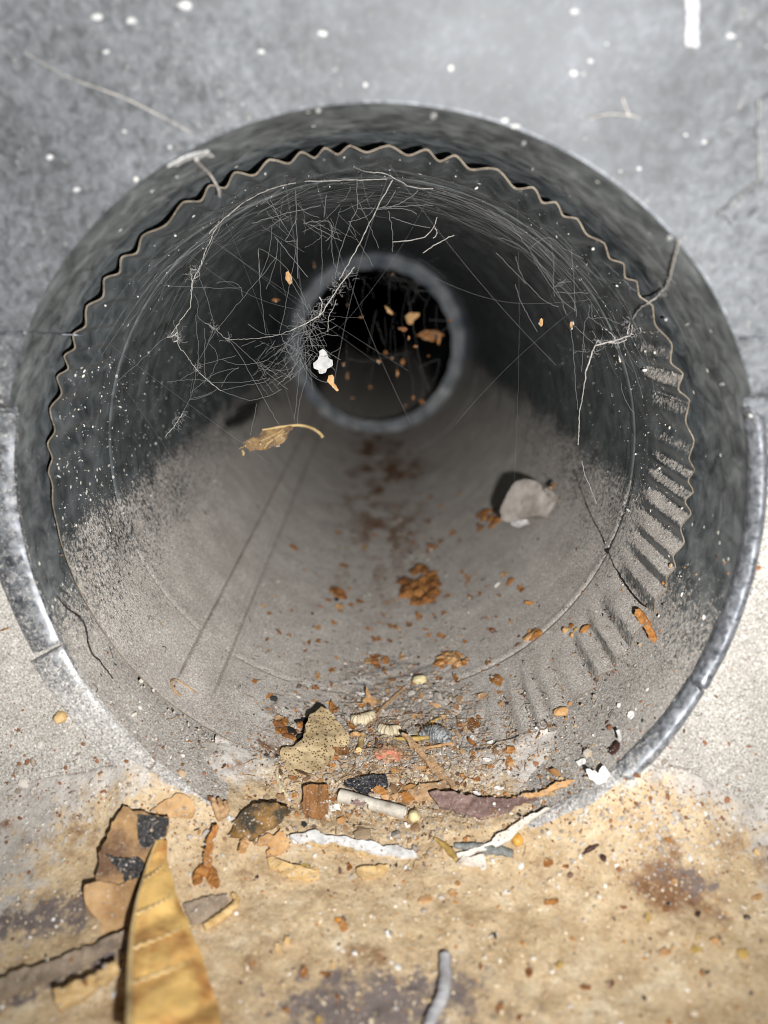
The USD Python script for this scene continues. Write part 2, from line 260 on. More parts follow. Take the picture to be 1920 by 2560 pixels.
# ------------------------------------------------------------------ the big duct: curved wall with the hole, floor
def build_main_duct():
    t = thing('main_duct', 'large grey galvanized duct wall with round opening and white paint specks', 'duct')
    zs = np.concatenate([np.linspace(0.32, 0.040, 110), np.linspace(0.0395, 0.0300, 60), np.linspace(0.0290, -0.085, 70)]); prof = [(float(wall_y(0, z)), z) for z in zs]
    y1 = prof[-1][0]
    for a in np.linspace(0, math.pi/2, 14)[1:]:
        prof.append((y1-0.0235*(1-math.cos(a)), -0.085-0.0235*math.sin(a)))
    prof.append((-0.30, FLOOR)); prof = np.array(prof)
    s = np.concatenate([[0], np.cumsum(np.hypot(*np.diff(prof, axis=0).T))])
    s_of_z = lambda z: np.interp(-z, -prof[:, 1][:254], s[:254])
    def place(x, sv, off=0.0):
        y = np.interp(sv, s, prof[:, 0]); z = np.interp(sv, s, prof[:, 1])
        k = np.clip((z-FLOOR)/0.0235, 0, 1)
        return np.stack([x, y - 0.075*np.clip(x, -0.35, 0.35)*k, z], -1)
    n = 720; th = np.linspace(0, 2*math.pi, n, endpoint=False)
    hx, hz = R_SLEEVE*0.9985*np.sin(th), R_SLEEVE*0.9985*np.cos(th); hs = s_of_z(hz); s0 = s_of_z(np.array(0.0))
    xl, smin, smax = 0.5, 0.0, s[-1]
    dx, ds = np.sin(th), -np.cos(th)
    tx = np.where(np.abs(dx) > 1e-9, xl/np.maximum(np.abs(dx), 1e-9), 1e9); tsd = np.where(ds > 0, (smax-s0)/np.maximum(ds, 1e-9), (s0-smin)/np.maximum(-ds, 1e-9))
    tt = np.minimum(tx, tsd); ex, es = dx*tt, s0+ds*tt
    k = np.linspace(0, 1, 120)**2.4
    X = hx[None]+(ex-hx)[None]*k[:, None]; S = hs[None]+(es-hs)[None]*k[:, None]
    V = place(X, S).reshape(-1, 3)
    x, z = V[:, 0], V[:, 2]
    V[:, 1] += (fbm(V*14, 3, 5)-0.5)*0.003*sstep(0.0, 0.05, np.hypot(x, z)-R_SLEEVE)
    f = fbm(V*30, 4, 6)
    dust = 0.20+0.30*(f-0.5)+0.75*sstep(0.065, -0.06, z)
    u, v = pix(V)
    spots = sstep(0.55, 0.78, fbm(V*160, 3, 8))
    left = sstep(480, 200, u)*sstep(1850, 2050, v)*sstep(2450, 2200, v)
    right = sstep(1500, 1750, u)*sstep(1980, 2120, v)
    stain = 0.55*left*spots + 0.5*right*sstep(0.35, 0.6, fbm(V*60, 4, 9)) + 0.16*spots*sstep(0, -0.07, z)
    speck = 0.010+0.02*sstep(0.03, -0.06, z)
    obj('wall_sheet', (V, grid_faces(120, n, True)), 'zinc_wall', t, mask=np.c_[dust, stain, speck+0*x])
    # lap joint half way up, and the bent corner of an overlapping sheet at the upper right
    for (a, b) in (((1848, 846), (1990, 851)), ((-70, 838), (58, 832))):
        p = hit(np.linspace(a[0], b[0], 24), np.linspace(a[1], b[1], 24), 0.0004, False)
        obj('lap_seam', tube(p, 0.0006, 6), 'zinc_tab', t, mask='web')
    poly = [(1901, 240), (1899, 380), (1903, 452), (1850, 492), (1788, 545), (1835, 560), (2010, 470), (2010, 240)]
    obj('lapped_sheet', plate(poly, 0.0009, lift=0.0007, sand=False, rough=0.0001, refine=0.004), 'zinc_wall', t, mask=(0.25, 0.0, 0.01))
    p = hit(*np.array([(1899, 250), (1899, 380), (1901, 448), (1850, 490), (1792, 541)]).T, 0.0009, False)
    obj('sheet_edge', tube(p, 0.00045, 5), 'grey_stick', t)
    return t

def tube(pts, r, sides=8, cap=True, jitter=0.0, seed=0):
    p = np.asarray(pts, float); n = len(p); r = np.broadcast_to(np.asarray(r, float), (n,))
    tg = np.gradient(p, axis=0); tg /= np.linalg.norm(tg, axis=1, keepdims=True)+1e-12
    a = np.cross(tg, np.where(np.abs(tg[:, 2:]) < 0.9, [0, 0, 1.0], [1.0, 0, 0])); a /= np.linalg.norm(a, axis=1, keepdims=True)+1e-12
    b = np.cross(tg, a); an = np.arange(sides)*2*math.pi/sides
    rr = r[:, None]*np.ones(sides)
    if jitter:
        rg = np.random.default_rng(seed); rr = rr*(1+jitter*rg.uniform(-1, 1, rr.shape))
    V = p[:, None]+rr[..., None]*(np.cos(an)[None, :, None]*a[:, None]+np.sin(an)[None, :, None]*b[:, None])
    q = grid_faces(n, sides, True); F = np.vstack([q[:, [0, 1, 2]], q[:, [0, 2, 3]]])
    V = V.reshape(-1, 3)
    if cap:
        V = np.vstack([V, p[:1], p[-1:]]); i = np.arange(sides); e = (n-1)*sides; j = (i+1) % sides
        F = np.vstack([F, np.c_[np.full(sides, len(V)-2), j, i], np.c_[np.full(sides, len(V)-1), e+i, e+j]])
    return V, F
def spline(pts, n):
    p = np.asarray(pts, float); d = np.concatenate([[0], np.cumsum(np.linalg.norm(np.diff(p, axis=0), axis=1))])
    t = np.linspace(0, d[-1], n)
    if len(p) < 3: return np.stack([np.interp(t, d, p[:, k]) for k in range(p.shape[1])], -1)
    from scipy.interpolate import PchipInterpolator
    return PchipInterpolator(d, p, axis=0)(t)
def join(ms):
    V, F, o = [], [], 0
    for v, f in ms:
        f = np.asarray(f)
        if f.shape[1] == 4: f = np.vstack([f[:, [0, 1, 2]], f[:, [0, 2, 3]]])
        V.append(v); F.append(f+o); o += len(v)
    return np.vstack(V), np.vstack(F)
def plate(poly, thick, lift=0.0, sand=True, rough=0.0003, refine=0.0012, lean=0.0, curl=0.0, seed=0, plane=None, n=None, grain=700, edge=0.11):
    """A thin piece whose outline was measured in the photograph: it lies in the plane of the ground under its middle (leaning towards the viewer by lean, 0..1)."""
    P = np.array(poly, float)
    if plane is None:
        c = hit(*P.mean(0)[:, None], lift, sand)[0]
        if n is None: n = normal(c, sand, 0.004)[0]
        to = (CAM-c)/np.linalg.norm(CAM-c); n = n*(1-lean)+to*lean; n /= np.linalg.norm(n)
    else: c, n = plane
    d = ray(P[:, 0], P[:, 1]); t = ((c-CAM)@n)/(d@n); Q = CAM+d*t[:, None]
    a = np.cross(n, [0.31, 0.2, 0.93]); a /= np.linalg.norm(a); b = np.cross(n, a)
    q = np.c_[(Q-c)@a, (Q-c)@b]; sz = max(np.ptp(q[:, 0]), np.ptp(q[:, 1]))
    if edge:
        q = np.vstack([q, q[:1]]); dd = np.concatenate([[0], np.cumsum(np.linalg.norm(np.diff(q, axis=0), axis=1))])
        k = np.linspace(0, dd[-1], int(np.clip(dd[-1]/max(0.0005, 0.02*sz), 24, 160)), endpoint=False); q = np.c_[np.interp(k, dd, q[:, 0]), np.interp(k, dd, q[:, 1])]
        w1 = fbm(np.c_[q*(9/sz), np.full(len(q), seed*2.3)], 4, seed+5)-0.5; w2 = fbm(np.c_[q*(9/sz), np.full(len(q), seed*2.3+9)], 4, seed+6)-0.5
        q = q+edge*sz*np.c_[w1, w2]
    cs = manifold3d.CrossSection([q]); 
    if cs.area() <= 0: cs = manifold3d.CrossSection([q[::-1]])
    m = cs.extrude(thick).refine_to_length(refine).to_mesh()
    v = np.array(m.vert_properties[:, :3], float); f = np.array(m.tri_verts)
    nz = fbm(np.c_[v[:, :2]*grain, np.full(len(v), seed*3.7)], 3, seed)-0.5
    nz2 = fbm(np.c_[v[:, :2]*grain*0.25, np.full(len(v), seed*1.7)], 2, seed+11)-0.5
    size = max(np.ptp(q[:, 0]), np.ptp(q[:, 1])); top = v[:, 2] > thick*0.9
    curl = curl or 0.05*math.sin(seed*12.9+size*9000)
    v[:, 2] += rough*3*nz+rough*4.5*nz2 + curl*size*((v[:, 0]/size*2)**2)
    out = c+v[:, :1]*a+v[:, 1:2]*b+v[:, 2:3]*n
    if sand and top.any():
        rg = np.random.default_rng(int(size*1e7) % 9973); k = np.where(top)[0]; m_ = int(min(70, 3+size**2*2.5e5)); k = rg.choice(k, m_); TOPS.append(np.c_[out[k]+rg.normal(0, 0.0002, (m_, 3)), np.tile(n, (m_, 1))])
    return out, f
TOPS = []
def blob(c, rad, n=None, squash=(1, 1, 1), seed=0, rough=0.25, sub=3, freq=1.6, rot=0.0):
    m = trimesh.creation.icosphere(sub, 1.0); v = np.array(m.vertices)
    k = 1+rough*2*(fbm(v*freq+seed*7.3, 3, seed)-0.5); v = v*k[:, None]*np.asarray(squash)
    n = np.array([0, 0, 1.0]) if n is None else n
    a = np.cross(n, [0.31, 0.2, 0.93]) if rot is None else np.cross([0, 1.0, 0.02], n); a /= np.linalg.norm(a); b = np.cross(n, a)
    if rot: a, b = math.cos(rot)*a+math.sin(rot)*b, -math.sin(rot)*a+math.cos(rot)*b
    return c+rad*(v[:, :1]*a+v[:, 1:2]*b+v[:, 2:3]*n), np.array(m.faces)
_obj = obj
def obj(name, mesh, mat_, parent='/World', smooth=40, mask=None, **kw):
    if isinstance(mesh, tuple) and mask is not None:
        if isinstance(mask, str): mask = (0.2, 0, 0.01)
        if np.ndim(mask) == 1: mask = np.tile(np.asarray(mask, float), (len(mesh[0]), 1))
    return _obj(name, mesh, mat_, parent, smooth, mask, **kw)

# ------------------------------------------------------------------ the collar: sleeve and the tabs folded flat against the wall
def polar(rad, ys_of, th, ny):
    pass
def build_collar():
    t = thing('branch_collar', 'dull galvanized collar sleeve lining the opening, its tabs folded on the wall', 'duct collar')
    n, m = 720, 90; th = np.linspace(-math.pi, math.pi, n, endpoint=False)
    r = R_SLEEVE; rim = wall_y(r*np.sin(th), r*np.cos(th)) - 0.0002
    k = np.linspace(0, 1, m)
    Y = rim[None]+(0.30-rim)[None]*k[:, None]; TH = np.broadcast_to(th, Y.shape)
    rr = r+0.0003*np.sin(TH*5+1)*sstep(0.0, 0.02, Y-rim)
    V = np.stack([rr*np.sin(TH), Y, rr*np.cos(TH)], -1).reshape(-1, 3)
    ang = np.degrees(np.arccos(-V[:, 2]/r)); f = fbm(V*45, 4, 21)
    dust = 0.12+0.62*sstep(86, 58, ang)+0.30*(f-0.5)
    speck = 0.03+0.16*sstep(110, 80, ang)
    stain = 0.35*sstep(50, 25, ang)*sstep(0.5, 0.7, fbm(V*90, 3, 22))
    obj('sleeve', (V, grid_faces(m, n, True)), 'zinc_sleeve', t, mask=np.c_[dust, stain, speck])
    V2 = np.stack([(r+0.0003)*np.sin(th), rim, (r+0.0003)*np.cos(th)], -1); V1 = V.reshape(m, n, 3)[0]
    obj('rim_edge', (np.vstack([V1, V2]), grid_faces(2, n, True)), 'zinc_tab', t, mask=(0.1, 0, 0.0))
    p = hit(np.linspace(58, 205, 30), np.linspace(832, 838, 30), 0.0003, False)
    obj('sleeve_seam', tube(p, 0.00028, 6), 'zinc_tab', t, mask='z')
    def tab(a0, a1, w, bulge, seed, dusty=0.36):
        na = max(12, int(abs(a1-a0)*2.2)); nr = 16
        A = np.radians(np.linspace(a0, a1, na)); q = np.linspace(0, 1, nr)
        ww = w*(1+0.10*np.sin(np.linspace(0, 3, na)+seed))*np.clip(0.25+np.arange(na)/(7.0 if seed in (1, 4) else 0.1), 0, 1)
        RR = r-0.0003+ww[:, None]*q[None]
        x, z = RR*np.sin(A)[:, None], RR*np.cos(A)[:, None]
        h = bulge*np.sin(np.pi*np.clip(q, 0, 1))**0.7+0.0008
        end = np.minimum(np.arange(na), np.arange(na)[::-1])/3.0
        h = h[None]*np.clip(0.8+end, 0, 1)[:, None]
        h = h+0.0012*(fbm(np.stack([x*120, z*120, x*0+seed], -1), 3, seed)-0.5)
        y = wall_y(x, z)-h
        V = np.stack([x, y, z], -1); back = np.stack([x, wall_y(x, z)+0.0002, z], -1)
        G = np.vstack([V.reshape(-1, 3)]); F = grid_faces(na, nr)[:, ::-1]
        rims = []
        for sl in (V[:, 0], V[:, -1], V[0], V[-1]):
            b = sl.copy(); b[:, 1] += 0.0018; k = len(sl); rims.append((np.vstack([sl, b]), grid_faces(2, k)))
        Vt_, Ft = join([(G, F)]+rims)
        dz = dusty+0.36*sstep(-0.02, -0.09, Vt_[:, 2])
        st = 0.30*sstep(0.55, 0.75, fbm(Vt_*150, 3, seed+3))
        obj('tab', (Vt_, Ft), 'zinc_tab', t, mask=np.c_[dz, st, 0.02+0*dz])
    tab(-72.5, -112, 0.0105, 0.0016, 1, 0.40); tab(-112.6, -137.2, 0.0108, 0.0018, 2, 0.40); tab(-138.2, -146, 0.0095, 0.0012, 3, 0.55)
    tab(73, 118, 0.0050, 0.0026, 4, 0.10); tab(118.05, 137, 0.0056, 0.0028, 5, 0.14); tab(137.15, 156, 0.0052, 0.0024, 6, 0.2)

# ------------------------------------------------------------------ the pipe whose crimped end faces us
NT = 68
def crimp_r(th, y, y0, y1, base, amp, nt, flat=True):
    th0 = th; th = th+0.024*np.sin(th*7+1)+0.014*np.sin(th*19+2)
    w = (th*nt/(2*math.pi)) % 1.0
    tri = 2*np.abs(2*w-1)-1; tri = np.sin(tri*math.pi/2)*0.75+tri*0.25
    a = amp*sstep(y1, y1-0.45*(y1-y0), y)
    if flat:
        d = np.degrees(th)
        a = a*(1-0.97*sstep(-74, -95, d))*(1-0.8*sstep(146, 166, d))
        a = a*(0.34+1.0*fbm(np.stack([np.floor(th*nt/(2*math.pi)), d*0, d*0+5.5], -1)*0.7, 2, 91))
    return base+a*tri
def build_near_pipe():
    t = thing('crimped_pipe', 'dark galvanized pipe with wavy crimped end facing out, grey dust along its bottom', 'pipe')
    n = 68*18; th = np.linspace(-math.pi, math.pi, n, endpoint=False)
    # th is measured from the top, positive to the right
    y0, y1 = Y_PIPE, 0.274
    def dustmask(V, extra=0.0):
        ang = np.degrees(np.arctan2(np.abs(V[:, 0]), -V[:, 2])); y = V[:, 1]
        f = fbm(V*26, 4, 31); g = fbm(V*70, 3, 32)
        d = 0.04+0.48*sstep(94, 78, ang+10*(f-0.5))+0.46*sstep(82, 30, ang)+0.24*(g-0.5)
        sx = np.degrees(np.arctan2(V[:, 0], -V[:, 2]))
        st = 0.56*np.exp(-(sx-1)**2/(2*15.0**2))*sstep(0.36, 0.62, y)*sstep(0.12, 0.60, fbm(V*np.array([70, 16, 70]), 4, 33)) \
            + 0.48*np.exp(-(sx-1)**2/(2*19.0**2))*sstep(0.28, 0.42, y)*sstep(0.42, 0.64, fbm(V*np.array([90, 40, 90]), 4, 34)) \
            + 0.34*sstep(34, 20, np.abs(sx+22))*sstep(0.30, 0.255, y)*sstep(0.48, 0.62, fbm(V*70, 4, 35)) + 0.9*extra
        sp = 0.02+0.09*sstep(130, 85, ang)
        return np.c_[d, st, sp]
    ys = np.linspace(y0, y1, 48); TH, YY = np.meshgrid(th, ys)
    R = crimp_r(TH, YY, y0, y1+0.002, R_PIPE-0.0004, 0.00120, NT)
    jag = 0.0007*(fbm(np.stack([np.sin(th)*9, np.cos(th)*9, th*0], -1), 3, 41)-0.5)
    YY = YY+jag[None]*sstep(0.02, 0.0, YY-y0)
    V = np.stack([R*np.sin(TH), YY, R*np.cos(TH)], -1).reshape(-1, 3)
    mk = dustmask(V); nz = trimesh.Trimesh(V, np.vstack([grid_faces(48, n, True)[:, [0, 1, 2]], grid_faces(48, n, True)[:, [0, 2, 3]]]), process=False).vertex_normals
    nz = nz*-np.sign((nz*V*[1, 0, 1]).sum(1))[:, None]; base = -V[:, 2]/R_PIPE
    mk[:, 0] = np.clip(mk[:, 0]+np.where(V[:, 0] > 0, 1.05, 0.28)*np.clip(nz[:, 2]-base, -0.5, 0.5)*sstep(-0.85, -0.30, base)*(1-0.4*sstep(-0.1, 0.3, base)), 0, 1)
    obj('crimped_end', (V, grid_faces(48, n, True)), 'zinc_pipe', t, mask=mk)
    e0 = V.reshape(48, n, 3)[0]; rr = np.hypot(e0[:, 0], e0[:, 2])[:, None]; e1 = e0*np.c_[1+0.00032/rr, np.ones_like(rr), 1+0.00032/rr]
    e1b = e1.copy(); e1b[:, 1] += 0.004; e0f = e0.copy(); e0f[:, 1] -= 0.00015; e1[:, 1] -= 0.00015
    obj('cut_rim', (np.vstack([e0, e0f, e1, e1b]), grid_faces(4, n, True)), 'cut_edge', t)
    # bead ring rolled just behind the crimp
    n2 = 720; th2 = np.linspace(-math.pi, math.pi, n2, endpoint=False)
    ys = np.linspace(y1, 0.296, 40); TH, YY = np.meshgrid(th2, ys)
    R = R_PIPE-0.0004 - 0.0003*np.exp(-((YY-0.2895)/0.0020)**2) + 0.0016*np.exp(-((YY-0.2866)/0.00045)**2)
    V = np.stack([R*np.sin(TH), YY, R*np.cos(TH)], -1).reshape(-1, 3)
    obj('bead', (V, grid_faces(40, n2, True)), 'zinc_pipe', t, mask=dustmask(V))
    ys = np.concatenate([np.linspace(0.296, 0.45, 150), np.linspace(0.45, 0.90, 160)[1:]]); TH, YY = np.meshgrid(th2, ys)
    R = R_PIPE-0.0004+0.0004*(fbm(np.stack([np.sin(TH)*3, YY*9, np.cos(TH)*3], -1), 3, 43)-0.5)
    R = R+0.0016*np.exp(-((YY-0.745)/0.003)**2)
    V = np.stack([R*np.sin(TH), YY, R*np.cos(TH)], -1).reshape(-1, 3)
    sx = np.degrees(np.arctan2(V[:, 0], -V[:, 2])); u, v = pix(V)
    spot = np.exp(-(((u-1065)/95)**2+((v-1165)/28)**2))*np.exp(-(((u-1010)/170)**2))
    obj('pipe_wall', (V, grid_faces(len(ys), n2, True)), 'zinc_pipe', t, mask=dustmask(V, 0.5*spot))
    # lengthwise lock seam, folded open at its near end
    A = np.linspace(-46.4, -35.8, 22); prof = np.array([-.3, .75, .95, .85, .7, .62, .6, .6, .58, .58, .58, .58, .58, .6, .66, -.15, -.25, -.25, .95, .9, .3, -0.35])
    ys = np.linspace(0.2435, 0.885, 330); AA, YY = np.meshgrid(np.radians(A), ys)
    h = 0.0019*prof[None]*sstep(0.238, 0.256, YY)+0.0005+0.0003*(fbm(np.stack([AA*60, YY*160, AA*0], -1), 3, 44)-0.5)
    h[:, 0] = h[:, -1] = -0.0006
    R = R_PIPE-h; V = np.stack([R*np.sin(AA), YY, -R*np.cos(AA)], -1).reshape(-1, 3)
    mk = dustmask(V); mk[:, 0] = np.clip(mk[:, 0], 0, 0.80)
    mk[:, 1] += 0.5*np.tile(np.exp(-((A+46.0)/0.6)**2), len(ys))*sstep(0.50, 0.45, fbm(V*120, 2, 45))
    obj('lock_seam', (V, grid_faces(len(ys), 22)), 'zinc_pipe', t, mask=mk)
    # the turned-up loop of sheet at the seam's end
    loop = Zm(0, 1600, 3.318, [(1500, 465), (1455, 425), (1425, 375), (1420, 345), (1445, 330), (1500, 350), (1560, 392), (1620, 440)])
    p = hit(*np.array(loop).T, 0.0010); p = spline(p, 40)
    V = np.vstack([p, p+np.array([0.0, 0.010, 0.0]), ]); 
    obj('seam_fold', tube(p, 0.00038, 6), 'wood_tan', t)

def build_far_pipe():
    t = thing('far_pipe', 'second pipe deep inside with bright blue-grey crimped ring and black bore', 'pipe')
    n = 26*14; th = np.linspace(-math.pi, math.pi, n, endpoint=False)
    ys = np.linspace(0.868, 0.915, 22); TH, YY = np.meshgrid(th, ys)
    w = (TH*26/(2*math.pi)) % 1; tri = 2*np.abs(2*w-1)-1
    k = np.clip((YY-0.868)/0.012, 0, 1); YY = YY+0.0036*tri*(1-k)
    R = 0.0830+0.0160*np.clip(k, 0, 1)+0.0009*tri*(1-0.5*k)
    V = np.stack([R*np.sin(TH)+0.0005, YY, R*np.cos(TH)], -1).reshape(-1, 3)
    f = fbm(V*20, 3, 51)
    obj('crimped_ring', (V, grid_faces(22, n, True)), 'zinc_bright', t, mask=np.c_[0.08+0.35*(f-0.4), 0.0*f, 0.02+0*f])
    ys = np.linspace(0.868, 1.9, 60); TH, YY = np.meshgrid(th, ys)
    R = 0.0832+0.0155*sstep(0.87, 0.93, YY)
    R = R+0.0011*tri[0][None]*sstep(0.90, 0.868, YY)
    V = np.stack([R*np.sin(TH)+0.0005, YY, R*np.cos(TH)], -1).reshape(-1, 3)
    ang = np.degrees(np.arctan2(np.abs(V[:, 0]), -V[:, 2])); f = fbm(V*20, 3, 52)
    obj('bore', (V, grid_faces(60, n, True)), 'zinc_pipe', t, mask=np.c_[0.05+0.7*sstep(70, 35, ang)+0.2*(f-0.5), 0.5*sstep(25, 5, ang)*f, 0.02+0*f])

# ------------------------------------------------------------------ loose dirt
def build_sand():
    xs = np.concatenate([-np.geomspace(0.085, 0.45, 90)[::-1], np.arange(-0.084, 0.0841, 0.0006), np.geomspace(0.085, 0.45, 90)])
    ys = np.concatenate([np.linspace(-0.28, 0.07, 60), np.arange(0.0708, 0.30, 0.0006), np.linspace(0.3005, 0.40, 90)])
    X, Y = np.meshgrid(xs, ys); Z = sand_h(X, Y)
    V = np.stack([X, Y, Z], -1).reshape(-1, 3); F = grid_faces(len(ys), len(xs))[:, ::-1]
    ok = (Y < wall_y(X, Z)+0.004) | (np.abs(X) < 0.0765)
    ok = ok.ravel(); 
    inside = (Y > wall_y(X, -0.09)+0.004).ravel(); rr = np.hypot(V[:, 0], V[:, 2])
    deep = inside & (rr > R_in(V[:, 1])+0.0018); ok &= ~deep
    F = F[ok[F].all(1)]
    used = np.unique(F); re = np.full(len(V), -1); re[used] = np.arange(len(used)); V, F = V[used], re[F]
    u, v = pix(V); x, y, z = V.T
    f = fbm(V*40, 4, 61)
    tan = 0.10+0.80*sstep(1840, 2080, v+150*(f-0.5)+60*np.exp(-((u-900)/330)**2))*sstep(2060, 1500, u-0.55*(v-1900))
    tan = tan*(0.35+0.65*sstep(0, 460, u+0.5*(v-2000)))
    rust = 0.58*sstep(420, 200, u)*sstep(1900, 2030, v)*sstep(2260, 2150, v)*sstep(0.45, 0.72, fbm(V*140, 3, 62)) \
        + 0.62*sstep(1450, 1760, u+0.9*(v-2140))*sstep(2010, 2110, v+0.25*(u-1700))*sstep(2420, 2260, v)*sstep(0.35, 0.55, fbm(V*60, 3, 63)) \
        + 0.85*np.exp(-(((u-640)/85)**2+((v-1885)/70)**2))*sstep(0.38, 0.52, fbm(V*110, 3, 64)) + 0.75*np.exp(-(((u-470)/160)**2+((v-1800)/48)**2))*sstep(0.40, 0.55, fbm(V*120, 3, 65)) \
        + 0.30*sstep(0.58, 0.75, fbm(V*150, 3, 66)) + 0.34*sstep(0.50, 0.66, fbm(V*38, 4, 70))*sstep(2060, 2180, v)
    band = np.exp(-(((v-2255)+0.28*(u-200))/62)**2)*sstep(520, 330, u) + np.exp(-(((v-2400)+0.45*(u-250))/36)**2)*sstep(430, 330, u)
    patch = np.exp(-(((u-900)/300)**2+((v-2520)/115)**2))
    dirt = 0.62*band+0.78*patch+0.30*sstep(0.52, 0.68, fbm(V*45, 4, 69))*sstep(2080, 2200, v)+0.40*np.exp(-(((u-1640)/150)**2+((v-2200)/45)**2))+0.35*np.exp(-(((u-1000)/130)**2+((v-1960)/70)**2))*sstep(0.4, 0.6, fbm(V*120, 3, 67)) + 0.35*np.exp(-(((u-600)/150)**2+((v-2060)/60)**2))*sstep(0.4, 0.6, fbm(V*100, 3, 68))
    _obj('sand_floor', (V, F), 'sand', '/World', True, np.c_[np.clip(tan, 0, 1), np.clip(rust, 0, 1), np.clip(dirt, 0, 1)], kind='structure', label='sandy dirt covering the duct floor and silting up the mouth of the pipe', cat='sand')

GRAIN = trimesh.creation.icosahedron()
def grains(name, label, n, sampler, size, colours, weights, seed, kind='stuff', flat=0.6):
    rg = np.random.default_rng(seed); X, N = sampler(rg, n); n = len(X)
    s = rg.lognormal(math.log(size), 0.5, n); gv = np.array(GRAIN.vertices); gf = np.array(GRAIN.faces)
    q = rg.normal(size=(n, 4)); q /= np.linalg.norm(q, axis=1, keepdims=True); w, x, y, z = q.T
    Rm = np.stack([1-2*(y*y+z*z), 2*(x*y-z*w), 2*(x*z+y*w), 2*(x*y+z*w), 1-2*(x*x+z*z), 2*(y*z-x*w), 2*(x*z-y*w), 2*(y*z+x*w), 1-2*(x*x+y*y)], -1).reshape(n, 3, 3)
    sc = rg.uniform(0.45, 1.3, (n, 1, 3)); sc[..., 2] *= flat
    V = np.einsum('nij,nkj->nki', Rm, gv[None]*sc*s[:, None, None])
    d = np.einsum('nki,ni->nk', V, N); V = V-(1-flat)*0.5*d[..., None]*N[:, None]
    V = V+X[:, None]+N[:, None]*(0.25*s)[:, None, None]
    F = (gf[None]+12*np.arange(n)[:, None, None]).reshape(-1, 3)
    c = np.array(colours)[rg.choice(len(colours), n, p=np.array(weights)/sum(weights))]*rg.uniform(0.75, 1.2, (n, 1))
    _obj(name, (V.reshape(-1, 3), F), 'grit', '/World', False, np.repeat(np.clip(c, 0, 0.9), 12, 0), kind=kind, label=label, cat='grit')

MARKS = [(790, 1860, 'foam lump'), (800, 2010, 'wood block'), (950, 2010, 'white tube'), (1000, 1960, 'black roofing chip'), (830, 2120, 'plaster strip'), (1100, 1900, 'tan stick'), (1200, 2030, 'purplish bark'), (1260, 2100, 'white stick'), (1350, 1270, 'mortar chunk'), (1030, 1465, 'largest rust mound'), (1130, 1650, 'ragged rust crust'),
         (1050, 1700, 'yellow pebble'), (1360, 1810, 'snail shell'), (1610, 1560, 'orange chip'), (600, 1500, 'lengthwise seam'), (1495, 1945, 'largest paint flake'), (400, 2350, 'yellow leaf'), (640, 2070, 'dark leaf'), (1110, 2470, 'upright stalk'), (1290, 2105, 'amber seed'), (1510, 2145, 'black seed'), (1750, 2200, 'brown stained sand'), (1500, 2500, 'bottom right sand'), (1800, 2480, 'bottom right corner'), (800, 2480, 'dark sand patch')]
def where(u, v):
    d = [math.hypot(u-a, v-b) for a, b, _ in MARKS]; k = int(np.argmin(d)); a, b, w = MARKS[k]
    if d[k] < 45: return 'right by the '+w
    k2 = sorted(range(len(MARKS)), key=lambda i: d[i])[1]; w += ', towards '+MARKS[k2][2] if d[k2] < 1.9*d[k] else ''
    return ('left of' if abs(u-a) > abs(v-b) and u < a else 'right of' if abs(u-a) > abs(v-b) else 'behind' if v < b else 'in front of')+' the '+w
def flakes(pts, name, mats, label, cat, group, size=(8, 16), thick=0.0004, seed=0, lean=0.15, lift=0.0001, sand=True, stretch=1.5):
    rg = np.random.default_rng(seed)
    for i, (u, v, *s) in enumerate(pts):
        r = s[0] if s else rg.uniform(*size); k = rg.integers(6, 10)
        a = np.sort(rg.uniform(0, 2*math.pi, k)); a = np.linspace(0, 2*math.pi, k, endpoint=False)+rg.uniform(-0.25, 0.25, k)
        rad = r*rg.uniform(0.5, 1.15, k); an = rg.uniform(0, math.pi); e = rg.uniform(1.0, stretch)
        q = np.c_[np.cos(a)*rad*e, np.sin(a)*rad/e]; ca, sa = math.cos(an), math.sin(an)
        poly = np.c_[u+q[:, 0]*ca-q[:, 1]*sa, v+(q[:, 0]*sa+q[:, 1]*ca)*0.8]
        try: m = plate(poly, thick*rg.uniform(0.7, 1.5), lift=lift, sand=sand, lean=lean*rg.uniform(0, 2), rough=0.00018, refine=0.0025, curl=rg.uniform(-0.12, 0.25), seed=int(rg.integers(99)), grain=500)
        except Exception: continue
        lab = label if group is None else f"{'tiny' if r < 0.75*size[0]+0.25*size[1] else 'small' if r < 0.4*size[0]+0.6*size[1] else 'larger'} {'long' if e > 1.3 else 'roundish'} {label} {where(u, v)}"
        lab = lab if len(lab.split()) <= 16 else lab.split(', towards')[0]
        obj(name, m, mats[int(rg.integers(len(mats)))], smooth=35, label=lab, cat=cat, group=group)

exec_parts = []
build_main_duct(); build_collar(); build_near_pipe(); build_far_pipe(); build_sand()
#DEBRIS
# ------------------------------------------------------------------ single pieces on the dirt
def one(name, mesh, mat_, label, cat, group=None, smooth=40):
    return obj(name, mesh, mat_, smooth=smooth, label=label, cat=cat, group=group)
def stick(pts, r, n=30, lift=0.0, sides=7, jitter=0.15, seed=0, arch=0.0, sand=True, flatten=None):
    P = np.array(pts, float); p = hit(P[:, 0], P[:, 1], lift, sand); q = spline(p, n)
    s = np.linspace(0, 1, n); q[:, 2] += arch*np.sin(math.pi*s)
    rg = np.random.default_rng(seed); q += rg.normal(0, 0.00008, q.shape)
    rr = np.interp(s, np.linspace(0, 1, len(np.atleast_1d(r))), np.atleast_1d(r)) if np.ndim(r) else np.full(n, r)
    return tube(q, rr, sides, jitter=jitter, seed=seed)
A1 = lambda pts: Zm(640, 1680, 3.19, pts)      # four close-ups the outlines were measured in
A2 = lambda pts: Zm(560, 1640, 3.77, pts)
A3 = lambda pts: Zm(900, 1640, 4.1475, pts)
